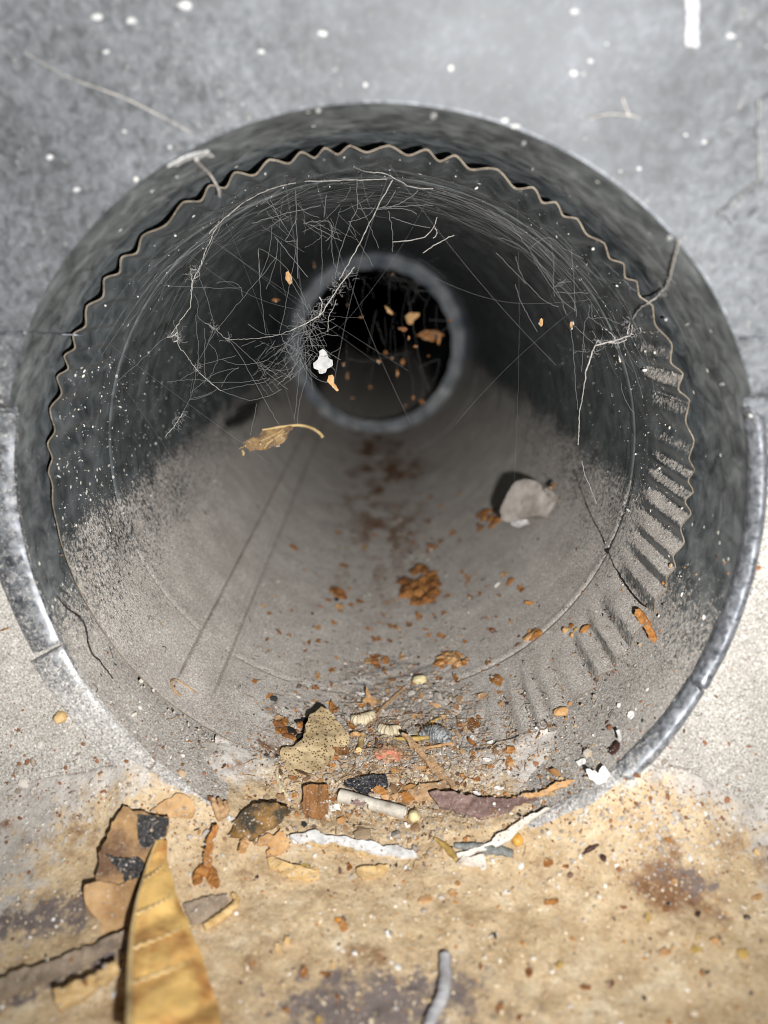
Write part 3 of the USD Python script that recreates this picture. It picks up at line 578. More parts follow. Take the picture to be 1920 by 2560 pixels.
A4 = lambda pts: Zm(1080, 1680, 3.19, pts)
A5 = lambda pts: Zm(200, 1960, 2.9625, pts)
A6 = lambda pts: Zm(440, 2000, 4.608, pts)
A7 = lambda pts: Zm(1180, 1160, 4.879, pts)

# porous foam
def foam():
    poly = A2([(890, 545), (960, 580), (1040, 680), (1100, 750), (1175, 850), (1160, 900), (1060, 960), (1000, 1060), (930, 1150), (830, 1185), (700, 1180), (590, 1190), (520, 1090), (530, 960), (620, 905), (720, 860), (780, 790), (760, 720), (820, 620)])
    v, f = plate(poly, 0.0042, lift=-0.0002, lean=0.30, rough=0.0006, refine=0.0006, seed=3, grain=260)
    obj('foam_lump', (v, f), 'foam', smooth=60, label='yellowish porous foam lump lying at the mouth of the pipe', cat='foam')
foam()
one('husk_rim', stick(A2([(505, 1060), (500, 1110), (515, 1180), (545, 1250), (590, 1310)]), 0.0006, lift=0.0004), 'bone', 'thin curved cream husk edge left of the foam lump', 'husk')
def clump(name, box_px, n, mats, label, cat, r, seed, tf=lambda p: p):
    rg = np.random.default_rng(seed); t = thing(name, label, cat)
    (x0, y0, x1, y1) = box_px
    for i in range(n):
        a, k = rg.uniform(0, 2*math.pi), math.sqrt(rg.uniform(0, 1))
        u, v = (x0+x1)/2+k*math.cos(a)*(x1-x0)/2, (y0+y1)/2+k*math.sin(a)*(y1-y0)/2
        u, v = tf([(u, v)])[0]; c = hit(u, v, 0.0)[0]; nn = normal(c)[0]
        m = blob(c+nn*0.0003, r*rg.uniform(0.5, 1.25), nn, (rg.uniform(0.7, 1.4), rg.uniform(0.7, 1.2), rg.uniform(0.4, 0.9)), int(rg.integers(99)), 0.5, 2, 2.2)
        obj('flake', m, mats[int(rg.integers(len(mats)))], t, smooth=30)
clump('rust_clump', (500, 590, 850, 800), 34, ['rust_dark', 'rust_flake', 'rust_dark', 'soot'], 'dark orange crumbly rust clump behind the foam lump', 'rust', 0.0017, 11, A2)
clump('rust_mound', (790, 690, 1000, 930), 42, ['rust_dark', 'rust_dark', 'rust_flake'], 'largest brown rust mound lying alone in the middle of the pipe floor', 'rust', 0.0032, 12, lambda p: Zm(700, 1150, 2.552, p))
clump('rust_heap', (265, 830, 400, 910), 12, ['rust_dark', 'rust_flake', 'soot'], 'small dark rust heap left of the largest rust mound', 'rust', 0.0022, 13, lambda p: Zm(700, 1150, 2.552, p))
clump('rust_crust', (985, 1235, 1200, 1320), 20, ['rust_flake', 'rust_pale'], 'ragged orange rust crust along the pipe joint, behind the yellow pebble', 'rust', 0.0021, 14, lambda p: Zm(700, 1150, 2.552, p))
clump('rust_crumbs', (1560, 1090, 1659, 1150), 9, ['rust_flake', 'rust_pale'], 'orange rust crumbs on the joint line, right of the ragged crust', 'rust', 0.0017, 15, lambda p: Zm(700, 1150, 2.552, p))
clump('rust_cluster', (40, 1220, 205, 1320), 10, ['rust_flake', 'rust_pale', 'straw'], 'yellow brown rust cluster left of the orange chip near the crimped rim', 'rust', 0.0015, 16, lambda p: Zm(1400, 1180, 3.19, p))
clump('rust_patch', (590, 1240, 730, 1330), 12, ['rust_flake', 'rust_dark'], 'orange rust patch left of the ragged crust on the pipe floor', 'rust', 0.0016, 17, lambda p: Zm(700, 1150, 2.552, p))
clump('rust_spill', (1235, 320, 1440, 450), 18, ['rust_flake', 'rust_dark'], 'orange rust spill beside the grey mortar chunk', 'rust', 0.0026, 18, lambda p: Zm(700, 1150, 2.552, p))

def split_plate(poly, t, mat_, label, name, cat, **k):
    return one(name, plate(poly, t, **k), mat_, label, cat)
# wooden block with a frayed end
t = thing('wood_block', 'small upright brown wood block with frayed orange top, left of the white tube', 'wood')
obj('block', plate(A2([(745, 1280), (800, 1262), (975, 1262), (980, 1500), (930, 1570), (860, 1610), (760, 1590), (735, 1440)]), 0.0045, lift=-0.0008, lean=0.55, rough=0.00008, refine=0.0008, seed=4), 'wood_brown', t)
for i in range(9):
    x = 880+i*11
    obj('fibre', stick(A2([(x, 1285), (x-4+i % 3*4, 1235-(i*37 % 30))]), 0.0003, 6, 0.0035), 'rust_flake', t)
one('granule_chip', plate(A2([(1135, 1190), (1300, 1165), (1520, 1145), (1545, 1200), (1530, 1330), (1500, 1350), (1330, 1300), (1140, 1250)]), 0.0022, lift=0.0, lean=0.35, rough=0.0003, refine=0.0006, seed=6, grain=1600), 'black_grit', 'black gritty roofing chip behind the white tube', 'chip', smooth=20)
# white tube, broken open on one side
def broken_tube():
    t = thing('white_tube', 'broken off-white plastic tube lying across the mouth of the pipe', 'tube')
    a, b = hit(*np.array(A1([(668, 985), (1190, 1125)])).T, 0.0019)
    ax = (b-a)/np.linalg.norm(b-a); up = np.array([0, -0.35, 0.94]); s = np.cross(ax, up); s /= np.linalg.norm(s); up = np.cross(s, ax)
    n, m = 60, 28; L = np.linspace(0, 1, n); th = np.linspace(0, 2*math.pi, m, endpoint=False)
    def shell(R, inner):
        TH, LL = np.meshgrid(th, L)
        r = R*(1-0.06*LL+0.05*np.sin(LL*9))*(1+0.02*np.sin(3*TH))
        c = a+(b-a)*LL[..., None]
        return c+r[..., None]*(np.cos(TH)[..., None]*up+np.sin(TH)[..., None]*s)
    Vo, Vi = shell(0.0021, 0), shell(0.0015, 1)
    F = grid_faces(n, m, True)
    # the break: a notch on the side that faces us
    lf, tf = F[:, 0]//m/(n-1), th[F[:, 0] % m]
    side = np.cos(tf-(-math.pi*0.5 if (s@(CAM-a)) < 0 else math.pi*0.5))
    keep = ~((lf > 0.20) & (lf < 0.46) & (side > 0.35+0.35*np.sin(lf*60)*0.5))
    ring = lambda k: np.stack([np.arange(m)+k*m, (np.arange(m)+1) % m+k*m], -1)
    V = np.vstack([Vo.reshape(-1, 3), Vi.reshape(-1, 3)]); o = n*m
    ends = []
    for k in (0, n-1):
        e = ring(k); ends.append(np.c_[e[:, 0], e[:, 1], e[:, 1]+o, e[:, 0]+o])
    obj('tube_wall', (V, np.vstack([F[keep], F[keep][:, ::-1]+o]+ends)), 'tube_white', t, smooth=50)
    obj('crumb_fill', blob(a+(b-a)*0.33+up*0.0001, 0.0016, up, (1.6, 0.8, 0.7), 3, 0.5, 2), 'bark', t)
broken_tube()
one('paper_scrap', plate(A1([(575, 1065), (660, 1055), (672, 1100), (580, 1105)]), 0.0005, lift=0.0006, lean=0.2), 'white_paint', 'tiny square white scrap between the wood block and the white tube', 'paper')
t = thing('plaster_strip', 'long curved white plaster strip with cream edge in front of the white tube', 'plaster')
obj('strip', plate(A1([(285, 1345), (340, 1312), (470, 1290), (560, 1325), (760, 1345), (930, 1380), (1130, 1425), (1260, 1460), (1290, 1490), (1230, 1515), (1060, 1490), (820, 1440), (600, 1390), (430, 1365), (330, 1385)]), 0.0014, lift=0.0006, lean=0.25, rough=0.0002, seed=8), 'plaster', t)
obj('backing', plate(A1([(430, 1366), (600, 1391), (820, 1441), (1060, 1491), (1050, 1508), (800, 1466), (580, 1412), (420, 1385)]), 0.0014, lift=0.0003, lean=0.25, rough=0.0002, seed=9), 'plaster_cream', t)
obj('crumb', blob(hit(*A1([(318, 1335)])[0], 0.001)[0], 0.0013, None, (1, 1, 0.8), 5, 0.3, 2), 'white_paint', t)
one('pebble', blob(hit(*A1([(1310, 60)])[0], 0.0012)[0], 0.0026, None, (1.25, 0.85, 0.75), 21, 0.25, 3), 'pellet', 'smooth pale yellow pebble at the back of the dirt pile', 'pebble')
one('yellow_pellet', blob(hit(*A1([(1260, 1150)])[0], 0.0010)[0], 0.0020, None, (1, 1, 0.9), 22, 0.15, 3), 'pellet', 'round cream pellet touching the right end of the white tube', 'pellet')
one('amber_seed', blob(hit(*A4([(680, 1340)])[0], 0.0012)[0], 0.0019, None, (0.9, 1.05, 0.9), 23, 0.1, 3), 'amber', 'round shiny amber seed beside the white stick', 'seed')
def ribbed(name, pts, r, mat_, label, bend=1.0, rings=11):
    p = hit(*np.array(pts).T, r*0.5); q = spline(p, rings*6); s = np.linspace(0, 1, len(q))
    rr = r*np.sin(math.pi*np.clip(s*0.92+0.05, 0, 1))**0.55*(1+0.16*np.cos(s*rings*2*math.pi))
    t = thing(name, label, 'insect shell')
    obj('body', tube(q, rr, 14), mat_, t, smooth=60)
    for k in range(6):
        c = q[6+k*9]; obj('leg', tube(np.array([c+[0, 0, r*0.6], c+[0.0003*(k-3), 0.0006, r*1.5], c+[0.0005*(k-3), 0.0012, r*1.7]]), 0.00010, 4), 'wood_brown', t)
ribbed('ribbed_larva', A2([(1215, 575), (1260, 605), (1330, 600), (1385, 570), (1390, 530)]), 0.0023, 'bone', 'cream ribbed larva skin right of the rust flake, behind the foam lump')
ribbed('curled_larva', A2([(1480, 650), (1500, 700), (1560, 715), (1620, 700), (1640, 665)]), 0.0021, 'bone', 'curled cream larva skin between the foam lump and the fir needles')
ribbed('grey_larva', A3([(620, 830), (700, 800), (790, 810), (880, 850), (920, 890)]), 0.0030, 'shell_grey', 'grey see-through larva skin under the fir needles')
def fuzz():
    t = thing('lint_ball', 'pink and tan fuzzy lint ball behind the black roofing chip', 'lint')
    c = hit(*A1([(1060, 650)])[0], 0.0012)[0]; nn = normal(c)[0]
    obj('core', blob(c, 0.0046, nn, (1, 0.95, 0.5), 31, 0.45, 4, 2.5), 'pink_lint', t)
    rg = np.random.default_rng(8); ms = []
    for i in range(260):
        d = rg.normal(size=3); d -= min(0, d@nn)*nn; d /= np.linalg.norm(d); b = c+d*np.array([0.0045, 0.0045, 0.0024])*rg.uniform(0.8, 1.0)
        e = rg.normal(size=3)*0.0018; ms.append(tube(np.array([b, b+0.4*e+0.0004*nn, b+e]), 0.000045, 3, cap=False))
    obj('fibres', join(ms), 'tan_fibre', t, smooth=False, kind='stuff')
fuzz()
N1 = 'fir needles on the dirt pile'
one('fir_needle', stick(A3([(570, 820), (700, 730), (800, 660), (850, 640)]), [0.0004, 0.0009, 0.0009, 0.0004], 24, 0.0006), 'straw', 'upper yellow needle, slanting up to the right from the dirt pile', 'needle', N1)
one('fir_needle', stick(A3([(350, 855), (520, 860), (700, 850), (880, 840)]), [0.0005, 0.0010, 0.0009, 0.0006], 24, 0.0012), 'straw', 'lower level yellow needle crossing the tan stick', 'needle', N1)
one('tan_stick', plate(A3([(430, 850), (520, 845), (600, 930), (680, 1020), (770, 1110), (860, 1190), (880, 1250), (1000, 1410), (960, 1410), (860, 1320), (790, 1260), (720, 1190), (640, 1080), (560, 1000), (490, 920)]), 0.0013, lift=0.0008, lean=0.2, rough=0.0003, seed=12), 'wood_tan', 'flat tan stick slanting across the dirt pile', 'stick')
one('red_twig', stick(A3([(620, 965), (760, 940), (880, 920), (960, 905)]), 0.0006, 20, 0.0006), 'rust_pale', 'thin reddish twig right of the tan stick', 'twig')
one('upper_twig', stick(A2([(1260, 760), (1380, 640), (1470, 520), (1560, 430), (1690, 300)]), [0.0005, 0.0009, 0.0006], 24, 0.0005, seed=3), 'wood_tan', 'long thin brown twig behind the curled larva skin', 'twig')
one('leaf_scrap', plate(A2([(1350, 310), (1385, 380), (1420, 430), (1500, 450), (1450, 490), (1300, 450), (1330, 400)]), 0.0005, lift=0.0006, lean=0.45, rough=0.0004, curl=0.2, seed=14), 'rust_pale', 'torn brown leaf scrap with dark edge, behind the ribbed larva skin', 'leaf')
one('white_sliver', plate(A2([(1245, 345), (1290, 340), (1345, 365), (1340, 390), (1290, 380)]), 0.0005, lift=0.0006, lean=0.3), 'white_paint', 'white seed-shaped sliver left of the torn brown leaf scrap', 'sliver')
one('bent_straw', stick(A2([(1200, 750), (1240, 735), (1285, 745)]), 0.0009, 12, 0.0012), 'rust_pale', 'bent orange straw curving over the dirt right of the foam', 'straw')
one('short_straw', stick(A2([(1305, 745), (1290, 820), (1270, 890)]), 0.0011, 12, 0.0010), 'wood_pale', 'short tan straw standing right of the foam lump', 'straw')
one('brown_scale', plate(A2([(1020, 870), (1090, 855), (1170, 865), (1190, 920), (1150, 950), (1060, 920)]), 0.0004, lift=0.0024, lean=0.3, curl=0.1), 'wood_brown', 'translucent brown seed scale on the right side of the foam lump', 'scale')
one('bark_curl', plate(A4([(-5, 1000), (60, 985), (200, 982), (420, 1020), (620, 1032), (830, 985), (850, 1025), (700, 1080), (560, 1170), (430, 1190), (270, 1160), (100, 1100), (20, 1050)]), 0.0016, lift=0.0012, lean=0.45, rough=0.0005, curl=0.03, seed=15), 'bark', 'purplish brown curl of bark at the right end of the dirt pile', 'bark')
one('bark_flake', plate(A3([(320, 1480), (430, 1420), (600, 1360), (800, 1320), (870, 1300), (880, 1340), (820, 1420), (790, 1510), (640, 1510), (480, 1530), (380, 1530)]), 0.0010, lift=0.0008, lean=0.35, rough=0.0005, seed=16), 'wood_tan', 'flat tan bark flake between the white tube and the purplish bark', 'bark')
one('rust_sliver', plate(A4([(600, 1022), (740, 975), (860, 960), (940, 910), (1080, 870), (1240, 850), (1235, 870), (1100, 910), (960, 960), (850, 1005), (720, 1000)]), 0.0008, lift=0.0012, lean=0.6, rough=0.0003, seed=17), 'rust_pale', 'long orange brown sliver along the lower right rim of the pipe mouth', 'sliver')
one('paint_flake', plate(A4([(1238, 782), (1262, 776), (1285, 790), (1306, 788), (1322, 808), (1334, 812), (1344, 786), (1350, 772), (1368, 756), (1386, 756), (1400, 782), (1424, 800), (1430, 832), (1404, 852), (1392, 880), (1330, 900), (1300, 876), (1262, 858), (1250, 820)]), 0.0008, lift=0.0022, lean=0.4, rough=0.0004, seed=18), 'white_paint', 'largest white paint flake, notched on top, at the lower right tab', 'paint flake')
one('paint_chip', plate(A4([(1560, 320), (1580, 305), (1608, 315), (1612, 350), (1585, 378), (1562, 360)]), 0.0005, lift=0.0005, lean=0.3), 'white_paint', 'white paint chip on the grey dust above the lower right tab', 'paint flake')
one('paint_chip', plate(A4([(1150, 720), (1185, 690), (1230, 695), (1215, 725), (1170, 750)]), 0.0005, lift=0.0005, lean=0.3), 'white_paint', 'white paint chip left of the largest white paint flake', 'paint flake')
one('dark_husk', plate(A4([(1425, 640), (1455, 590), (1500, 570), (1495, 610), (1460, 650), (1430, 660)]), 0.0012, lift=0.0010, lean=0.3), 'dark_seed', 'dark brown husk beside the lower right tab', 'husk')
one('white_stick', plate(A4([(205, 1470), (280, 1440), (420, 1380), (560, 1280), (700, 1190), (820, 1130), (930, 1078), (940, 1098), (800, 1190), (690, 1280), (580, 1360), (480, 1420), (360, 1450), (220, 1490)]), 0.0013, lift=0.0020, lean=0.35, rough=0.0002, seed=19), 'pale_stick', 'long tapering bleached white stick in front of the bark', 'stick')
one('white_chip', plate(A4([(195, 1540), (240, 1475), (320, 1480), (412, 1460), (442, 1560), (330, 1550)]), 0.0009, lift=0.0012, lean=0.4, rough=0.0003), 'pale_stick', 'flat white chip under the lower end of the white stick', 'chip')
one('grey_twig', stick(A4([(180, 1385), (330, 1395), (500, 1420), (640, 1450)]), [0.0007, 0.0013, 0.0016, 0.0012], 20, 0.0008), 'grey_stick', 'dark grey twig crossing under the white stick', 'twig')
one('straw_curl', stick(A4([(20, 1330), (110, 1390), (160, 1450), (190, 1500)]), [0.0004, 0.0009, 0.0011, 0.0006], 16, 0.0015), 'straw', 'tan straw curl left of the white chip', 'straw')
def snail():
    t = thing('snail_shell', 'small dark spiral snail shell with tan husk on the grey dust', 'shell')
    c = hit(*A4([(885, 415)])[0], 0.0008)[0]; nn = normal(c)[0]; to = (CAM-c)/np.linalg.norm(CAM-c); nn = nn*0.5+to*0.5; nn /= np.linalg.norm(nn)
    a = np.cross(nn, [0, 0, 1.0]); a /= np.linalg.norm(a); b = np.cross(nn, a)
    k = np.linspace(0, 3.1*2*math.pi, 90); R = 0.0021*np.exp(-k*0.115); p = c+np.cos(k)[:, None]*R[:, None]*a*0.62+np.sin(k)[:, None]*R[:, None]*b*0.62+nn*(0.0012*(k/k[-1]))[:, None]
    obj('whorl', tube(p, R*0.55, 12), 'shell_brown', t, smooth=60)
    obj('husk', blob(hit(*A4([(1030, 315)])[0], 0.0006)[0], 0.0019, nn, (1.3, 0.9, 0.6), 41, 0.4, 2), 'rust_pale', t)
snail()
one('black_hair', stick(A4([(340, 620), (400, 612), (460, 600), (520, 555), (590, 540), (660, 525), (730, 480), (800, 462)]), 0.00018, 40, 0.0005, 5, jitter=0), 'hair', 'long wavy black hair running from the snail shell towards the needles', 'hair')
one('black_hair', stick(Zm(0, 1200, 3.19, [(460, 930), (520, 1010), (600, 1070), (660, 1130), (690, 1210), (705, 1310), (740, 1390), (800, 1450), (860, 1530), (905, 1585)]), [0.0003, 0.0004, 0.0002], 50, 0.0002, 5, jitter=0.2), 'hair', 'dark crack-like hair on the lower left of the collar sleeve', 'hair')
one('dark_sliver', stick(Zm(1450, 1800, 3.53, [(25, 1185), (90, 1135), (165, 1098)]), [0.0003, 0.0008, 0.0003], 12, 0.0004), 'dark_seed', 'pointed dark red sliver on the sand at the right', 'sliver')
one('black_seed', blob(hit(*Zm(1450, 1800, 3.53, [(205, 1215)])[0], 0.0004)[0], 0.0011, None, (0.8, 1.2, 0.7), 43, 0.2, 2), 'dark_seed', 'oval black seed just below the dark red sliver', 'seed')
one('tan_bead', blob(hit(*Zm(0, 1600, 3.318, [(505, 640)])[0], 0.0008)[0], 0.0026, None, (0.7, 1.2, 0.7), 44, 0.35, 2), 'wood_pale', 'tan oval crumb below the left folded tab', 'crumb')
one('orange_chip', plate(Zm(1400, 1180, 3.19, [(600, 1090), (640, 1095), (690, 1140), (715, 1180), (735, 1240), (770, 1290), (782, 1335), (765, 1358), (730, 1345), (712, 1330), (715, 1300), (690, 1260), (650, 1210), (620, 1170), (605, 1130)]), 0.0010, lift=0.0014, lean=0.35, rough=0.0003, seed=20, sand=False), 'rust_flake', 'long orange chip sticking up beside the crimped rim at lower right', 'rust')
def chunk():
    t = thing('mortar_chunk', 'pinkish grey broken mortar chunk on the right of the pipe floor', 'mortar')
    n0 = None
    top = A7([(470, 640), (500, 560), (540, 470), (600, 350), (660, 290), (760, 258), (860, 265), (935, 300), (960, 380), (1060, 470), (1170, 520), (1160, 640), (1130, 760), (960, 700), (900, 690), (800, 700), (700, 735), (560, 775), (490, 745)])
    c = hit(*np.mean(top, 0), 0.0015, False)[0]; n0 = normal(c, False, 0.004)[0]; to = (CAM-c)/np.linalg.norm(CAM-c); n0 = n0*0.45+to*0.55; n0 /= np.linalg.norm(n0)
    pl = lambda off: (c+n0*off, n0)
    obj('body', plate(top, 0.010, plane=pl(0.0), rough=0.0008, refine=0.0010, seed=22, grain=200, edge=0.06), 'grey_chunk', t, smooth=45)
    obj('broken_arm', plate(A7([(1100, 500), (1185, 515), (1260, 470), (1250, 400), (1300, 440), (1312, 560), (1290, 600), (1200, 690), (1130, 755), (1080, 700)]), 0.0085, plane=pl(-0.0004), rough=0.0006, refine=0.0012, seed=23, grain=220, edge=0.05), 'grey_chunk', t, smooth=45)
    obj('ledge', plate(A7([(900, 300), (960, 310), (1100, 430), (1160, 500), (1080, 500), (980, 440), (920, 370)]), 0.0018, plane=pl(0.0096), rough=0.0004, refine=0.0012, seed=24), 'grey_chunk', t, smooth=45)
    obj('white_face', plate(A7([(470, 650), (480, 690), (560, 700), (690, 680), (700, 735), (570, 780), (490, 750)]), 0.0014, plane=pl(0.0094), rough=0.0005, seed=25), 'plaster', t)
    obj('rust_spot', plate(A7([(1010, 320), (1040, 295), (1110, 285), (1080, 330), (1050, 360)]), 0.002, plane=pl(0.0095), rough=0.0003), 'rust_flake', t)
chunk()
# black gritty twist of soot with thread shadows on the right wall
knot = Zm(1400, 1180, 3.19, [(385, 625)])[0]
t = thing('sooty_thread', 'sooty dark thread with a knot stuck to the lower right pipe wall', 'thread')
for pts in ([(110, -20), (180, 170), (250, 350), (320, 480), (385, 625)], [(385, 625), (440, 760), (520, 890), (600, 1000), (690, 1080)], [(385, 625), (430, 540), (490, 400), (550, 250), (590, 100), (600, 10)], [(385, 625), (290, 750), (180, 920), (60, 1060), (-40, 1150)]):
    obj('strand', stick(Zm(1400, 1180, 3.19, pts), 0.00030, 40, 0.0003, 5, jitter=0.5, sand=False), 'hair', t)
obj('knot', blob(hit(*knot, 0.0004, False)[0], 0.0012, None, (1, 1, 0.6), 47, 0.6, 2), 'soot', t)

# ------------------------------------------------------------------ blurred foreground: leaves, sticks
def big_leaf():
    t = thing('yellow_leaf', 'large yellow folded leaf standing up in the lower left foreground', 'leaf')
    y = 0.168
    mid = A5([(570, 415), (520, 540), (470, 700), (420, 900), (390, 1080), (375, 1300), (372, 1500), (370, 1900)])
    right = A5([(628, 425), (650, 600), (690, 760), (745, 900), (815, 1060), (875, 1180), (925, 1300), (965, 1480), (1010, 1640), (1040, 1900)])
    n, m = 60, 24
    a = spline(np.array(mid), n); b = spline(np.array(right), n)
    T = np.linspace(0, 1, n)[:, None]; S = np.linspace(0, 1, m)[None]
    U = a[:, None, 0]*(1-S)+b[:, None, 0]*S; Vv = a[:, None, 1]*(1-S)+b[:, None, 1]*S
    rg = fbm(np.stack([U*0.02, Vv*0.02, U*0], -1), 3, 71)-0.5
    U = U+rg*26*S**3
    H = hit(U.ravel(), Vv.ravel(), 0.0005).reshape(n, m, 3); k = 0.980-0.060*T-0.010*np.sin(math.pi*S)*(0.3+T)
    k = k-0.012*(fbm(np.stack([U*0.012, Vv*0.012, U*0+3], -1), 3, 72)-0.5)+0.006*np.abs(np.sin((Vv+0.5*U)*0.022))**6
    gy = np.interp(T[:, 0], [0, 1], [1, 1]); dist = np.linalg.norm(H-CAM, axis=2); base = np.minimum(dist, np.linspace(dist[0].min(), dist[-1].min(), n)[:, None])
    X = (CAM+(H-CAM)/dist[..., None]*(base*k)[..., None]).reshape(-1, 3)
    F = grid_faces(n, m); back = X+np.array([0, 0.0004, 0])
    obj('blade', (np.vstack([X, back]), np.vstack([F, F[:, ::-1]+len(X)])), 'yellow_leaf', t, smooth=60)
    c = X.reshape(n, m, 3)[:, 0]
    obj('midrib', tube(c+np.array([0, -0.0003, 0]), np.linspace(0.0003, 0.0011, n), 8), 'leaf_stem', t)
    for k in (12, 22, 32, 42):
        q = X.reshape(n, m, 3); p = np.array([q[min(n-1, k-int(j*0.35)), j] for j in range(0, m-2)])
        obj('vein', tube(p+np.array([0, -0.0002, 0]), np.linspace(0.0006, 0.0002, len(p)), 5), 'leaf_stem', t)
    lw = a-np.array([1.0, 0])*np.interp(np.linspace(0, 1, n), [0, 0.25, 0.6, 1], [1, 4, 5, 8])[:, None]
    Hl = hit(lw[:, 0], lw[:, 1], 0.0003); l3 = CAM+(Hl-CAM)*0.985
    obj('folded_side', (np.vstack([c, l3]), grid_faces(2, n)), 'brown_leaf', t, smooth=60)
big_leaf()
t = thing('brown_leaf', 'torn brown leaf with charred patches behind the yellow leaf', 'leaf')
pl = hit(*A5([(300, 700)])[0], 0.004)[0]; nn = normal(pl, True, 0.006)[0]; to = (CAM-pl)/np.linalg.norm(CAM-pl); nn = nn*0.45+to*0.55; nn /= np.linalg.norm(nn)
obj('blade', plate(A5([(310, 145), (440, 190), (560, 230), (660, 265), (650, 380), (560, 420), (500, 560), (460, 720), (420, 900), (390, 1060), (320, 1110), (180, 1180), (110, 1200), (160, 1030), (90, 960), (30, 890), (50, 790), (30, 740), (90, 720), (130, 560), (190, 400), (230, 290)]), 0.0006, plane=(pl, nn), rough=0.0009, curl=0.05, seed=30, grain=160), 'brown_leaf', t)
obj('charred_patch', plate(A5([(430, 225), (560, 240), (658, 268), (640, 385), (560, 415), (500, 480), (440, 450), (430, 340)]), 0.0005, plane=(pl+nn*0.0008, nn), rough=0.0006, curl=0.05, seed=30, grain=160), 'char', t)
obj('charred_patch', plate(A5([(190, 520), (300, 540), (440, 545), (470, 600), (440, 700), (340, 740), (310, 660), (250, 600)]), 0.0005, plane=(pl+nn*0.0008, nn), rough=0.0006, curl=0.05, seed=30, grain=160), 'char', t)
obj('pale_flap', plate(A5([(40, 745), (160, 720), (310, 740), (400, 690), (450, 710), (420, 880), (390, 1050), (200, 1150), (130, 1190), (165, 1030), (90, 950), (35, 890)]), 0.0005, plane=(pl+nn*0.0009, nn), rough=0.0006, curl=0.05, seed=31, grain=160), 'brown_leaf_pale', t)
one('wood_splint', plate(A5([(-200, 1560), (-20, 1500), (130, 1420), (280, 1340), (290, 1420), (200, 1500), (60, 1580), (-150, 1700)]), 0.002, lift=0.004, lean=0.3, rough=0.0006, seed=33), 'wood_pale', 'pale splint of wood in the bottom left corner', 'wood')
one('grey_splint', plate(A5([(-690, 1530), (-400, 1400), (-100, 1290), (200, 1180), (340, 1110), (345, 1190), (100, 1330), (-200, 1450), (-680, 1640)]), 0.0016, lift=0.001, lean=0.2, rough=0.0006, seed=34), 'splint', 'flat grey brown splint crossing the lower left, under the yellow leaf', 'wood')
one('grey_splint', plate(A5([(760, 900), (960, 840), (1080, 830), (1100, 870), (1020, 950), (900, 1040), (830, 1050)]), 0.001, lift=0.0006, lean=0.15, rough=0.0005, seed=35), 'splint', 'short grey brown splint right of the yellow leaf', 'wood')
one('bent_twig', stick(A5([(920, 1065), (1020, 1000), (1110, 930), (1160, 870), (1130, 815)]), [0.0010, 0.0014, 0.0011, 0.0007], 20, 0.0012), 'wood_pale', 'bent pale twig with raised tip, right of the yellow leaf', 'twig')
def stalk():
    t = thing('upright_stalk', 'grey stalk standing up from the sand at the bottom middle', 'stalk')
    obj('stem', stick([(1112, 2390), (1113, 2450), (1104, 2495), (1082, 2540), (1060, 2600)], [0.0016, 0.0017, 0.0015, 0.0013], 30, 0.0016, 8, jitter=0.06), 'grey_paint', t)
stalk()
t = thing('dark_leaf', 'crumpled dark leaf with orange patches left of the wood block', 'leaf')
obj('blade', plate(A6([(640, 280), (760, 160), (900, 60), (1010, 40), (1120, 75), (1250, 90), (1330, 150), (1230, 240), (1100, 340), (960, 420), (900, 480), (760, 480), (600, 450), (650, 370)]), 0.0012, lift=0.0012, lean=0.45, rough=0.0009, curl=0.04, seed=36, grain=260), 'dark_leaf', t)
one('orange_strip', plate(A6([(430, 300), (470, 305), (490, 320), (440, 480), (430, 600), (410, 740), (400, 800), (320, 780), (330, 620), (370, 440)]), 0.0010, lift=0.0045, lean=0.5, rough=0.0003, seed=37), 'rust_flake', 'long upright orange rust strip left of the dark leaf', 'rust')
one('orange_hook', stick(A6([(250, 960), (250, 860), (320, 800), (390, 850), (450, 980)]), [0.0014, 0.0016, 0.0018, 0.0016, 0.0014], 24, 0.001), 'rust_flake', 'arched orange rust hook below the long orange strip', 'rust')
one('orange_stub', stick(A6([(755, 600), (780, 510), (820, 450)]), [0.0012, 0.0014, 0.0012], 14, 0.002), 'rust_pale', 'short orange stub in front of the dark leaf', 'rust')
one('orange_leaf_scrap', plate(A6([(940, 530), (960, 440), (1060, 390), (1130, 430), (1200, 350), (1290, 450), (1310, 540), (1240, 600), (1150, 640), (1060, 680), (1030, 620), (1090, 560), (1030, 520)]), 0.0009, lift=0.0012, lean=0.35, rough=0.0004, seed=38), 'rust_pale', 'jagged pale orange scrap at the left end of the plaster strip', 'leaf')
one('wood_splinter', plate(A1([(95, 1500), (140, 1475), (230, 1530), (330, 1570), (500, 1600), (510, 1650), (420, 1680), (250, 1660), (180, 1600), (110, 1560)]), 0.0013, lift=0.0010, lean=0.3, rough=0.0004, seed=39), 'wood_pale', 'yellow wood splinter below the left end of the plaster strip', 'wood')
one('wood_splinter', plate(A1([(800, 1570), (900, 1560), (1060, 1545), (1070, 1570), (1000, 1620), (860, 1660), (810, 1630)]), 0.0012, lift=0.0008, lean=0.3, rough=0.0004, seed=40), 'wood_pale', 'yellow wood splinter below the middle of the plaster strip', 'wood')
t = thing('split_straws', 'bundle of split tan straws standing left of the dark leaf', 'straw')
for i, pts in enumerate(([(420, -30), (460, 80), (510, 230)], [(490, -20), (520, 80), (530, 200)], [(560, 10), (580, 130), (540, 200)])):
    obj('straw', stick(A6(pts), [0.0006, 0.0012, 0.0009], 14, 0.002, seed=i), 'wood_tan', t)
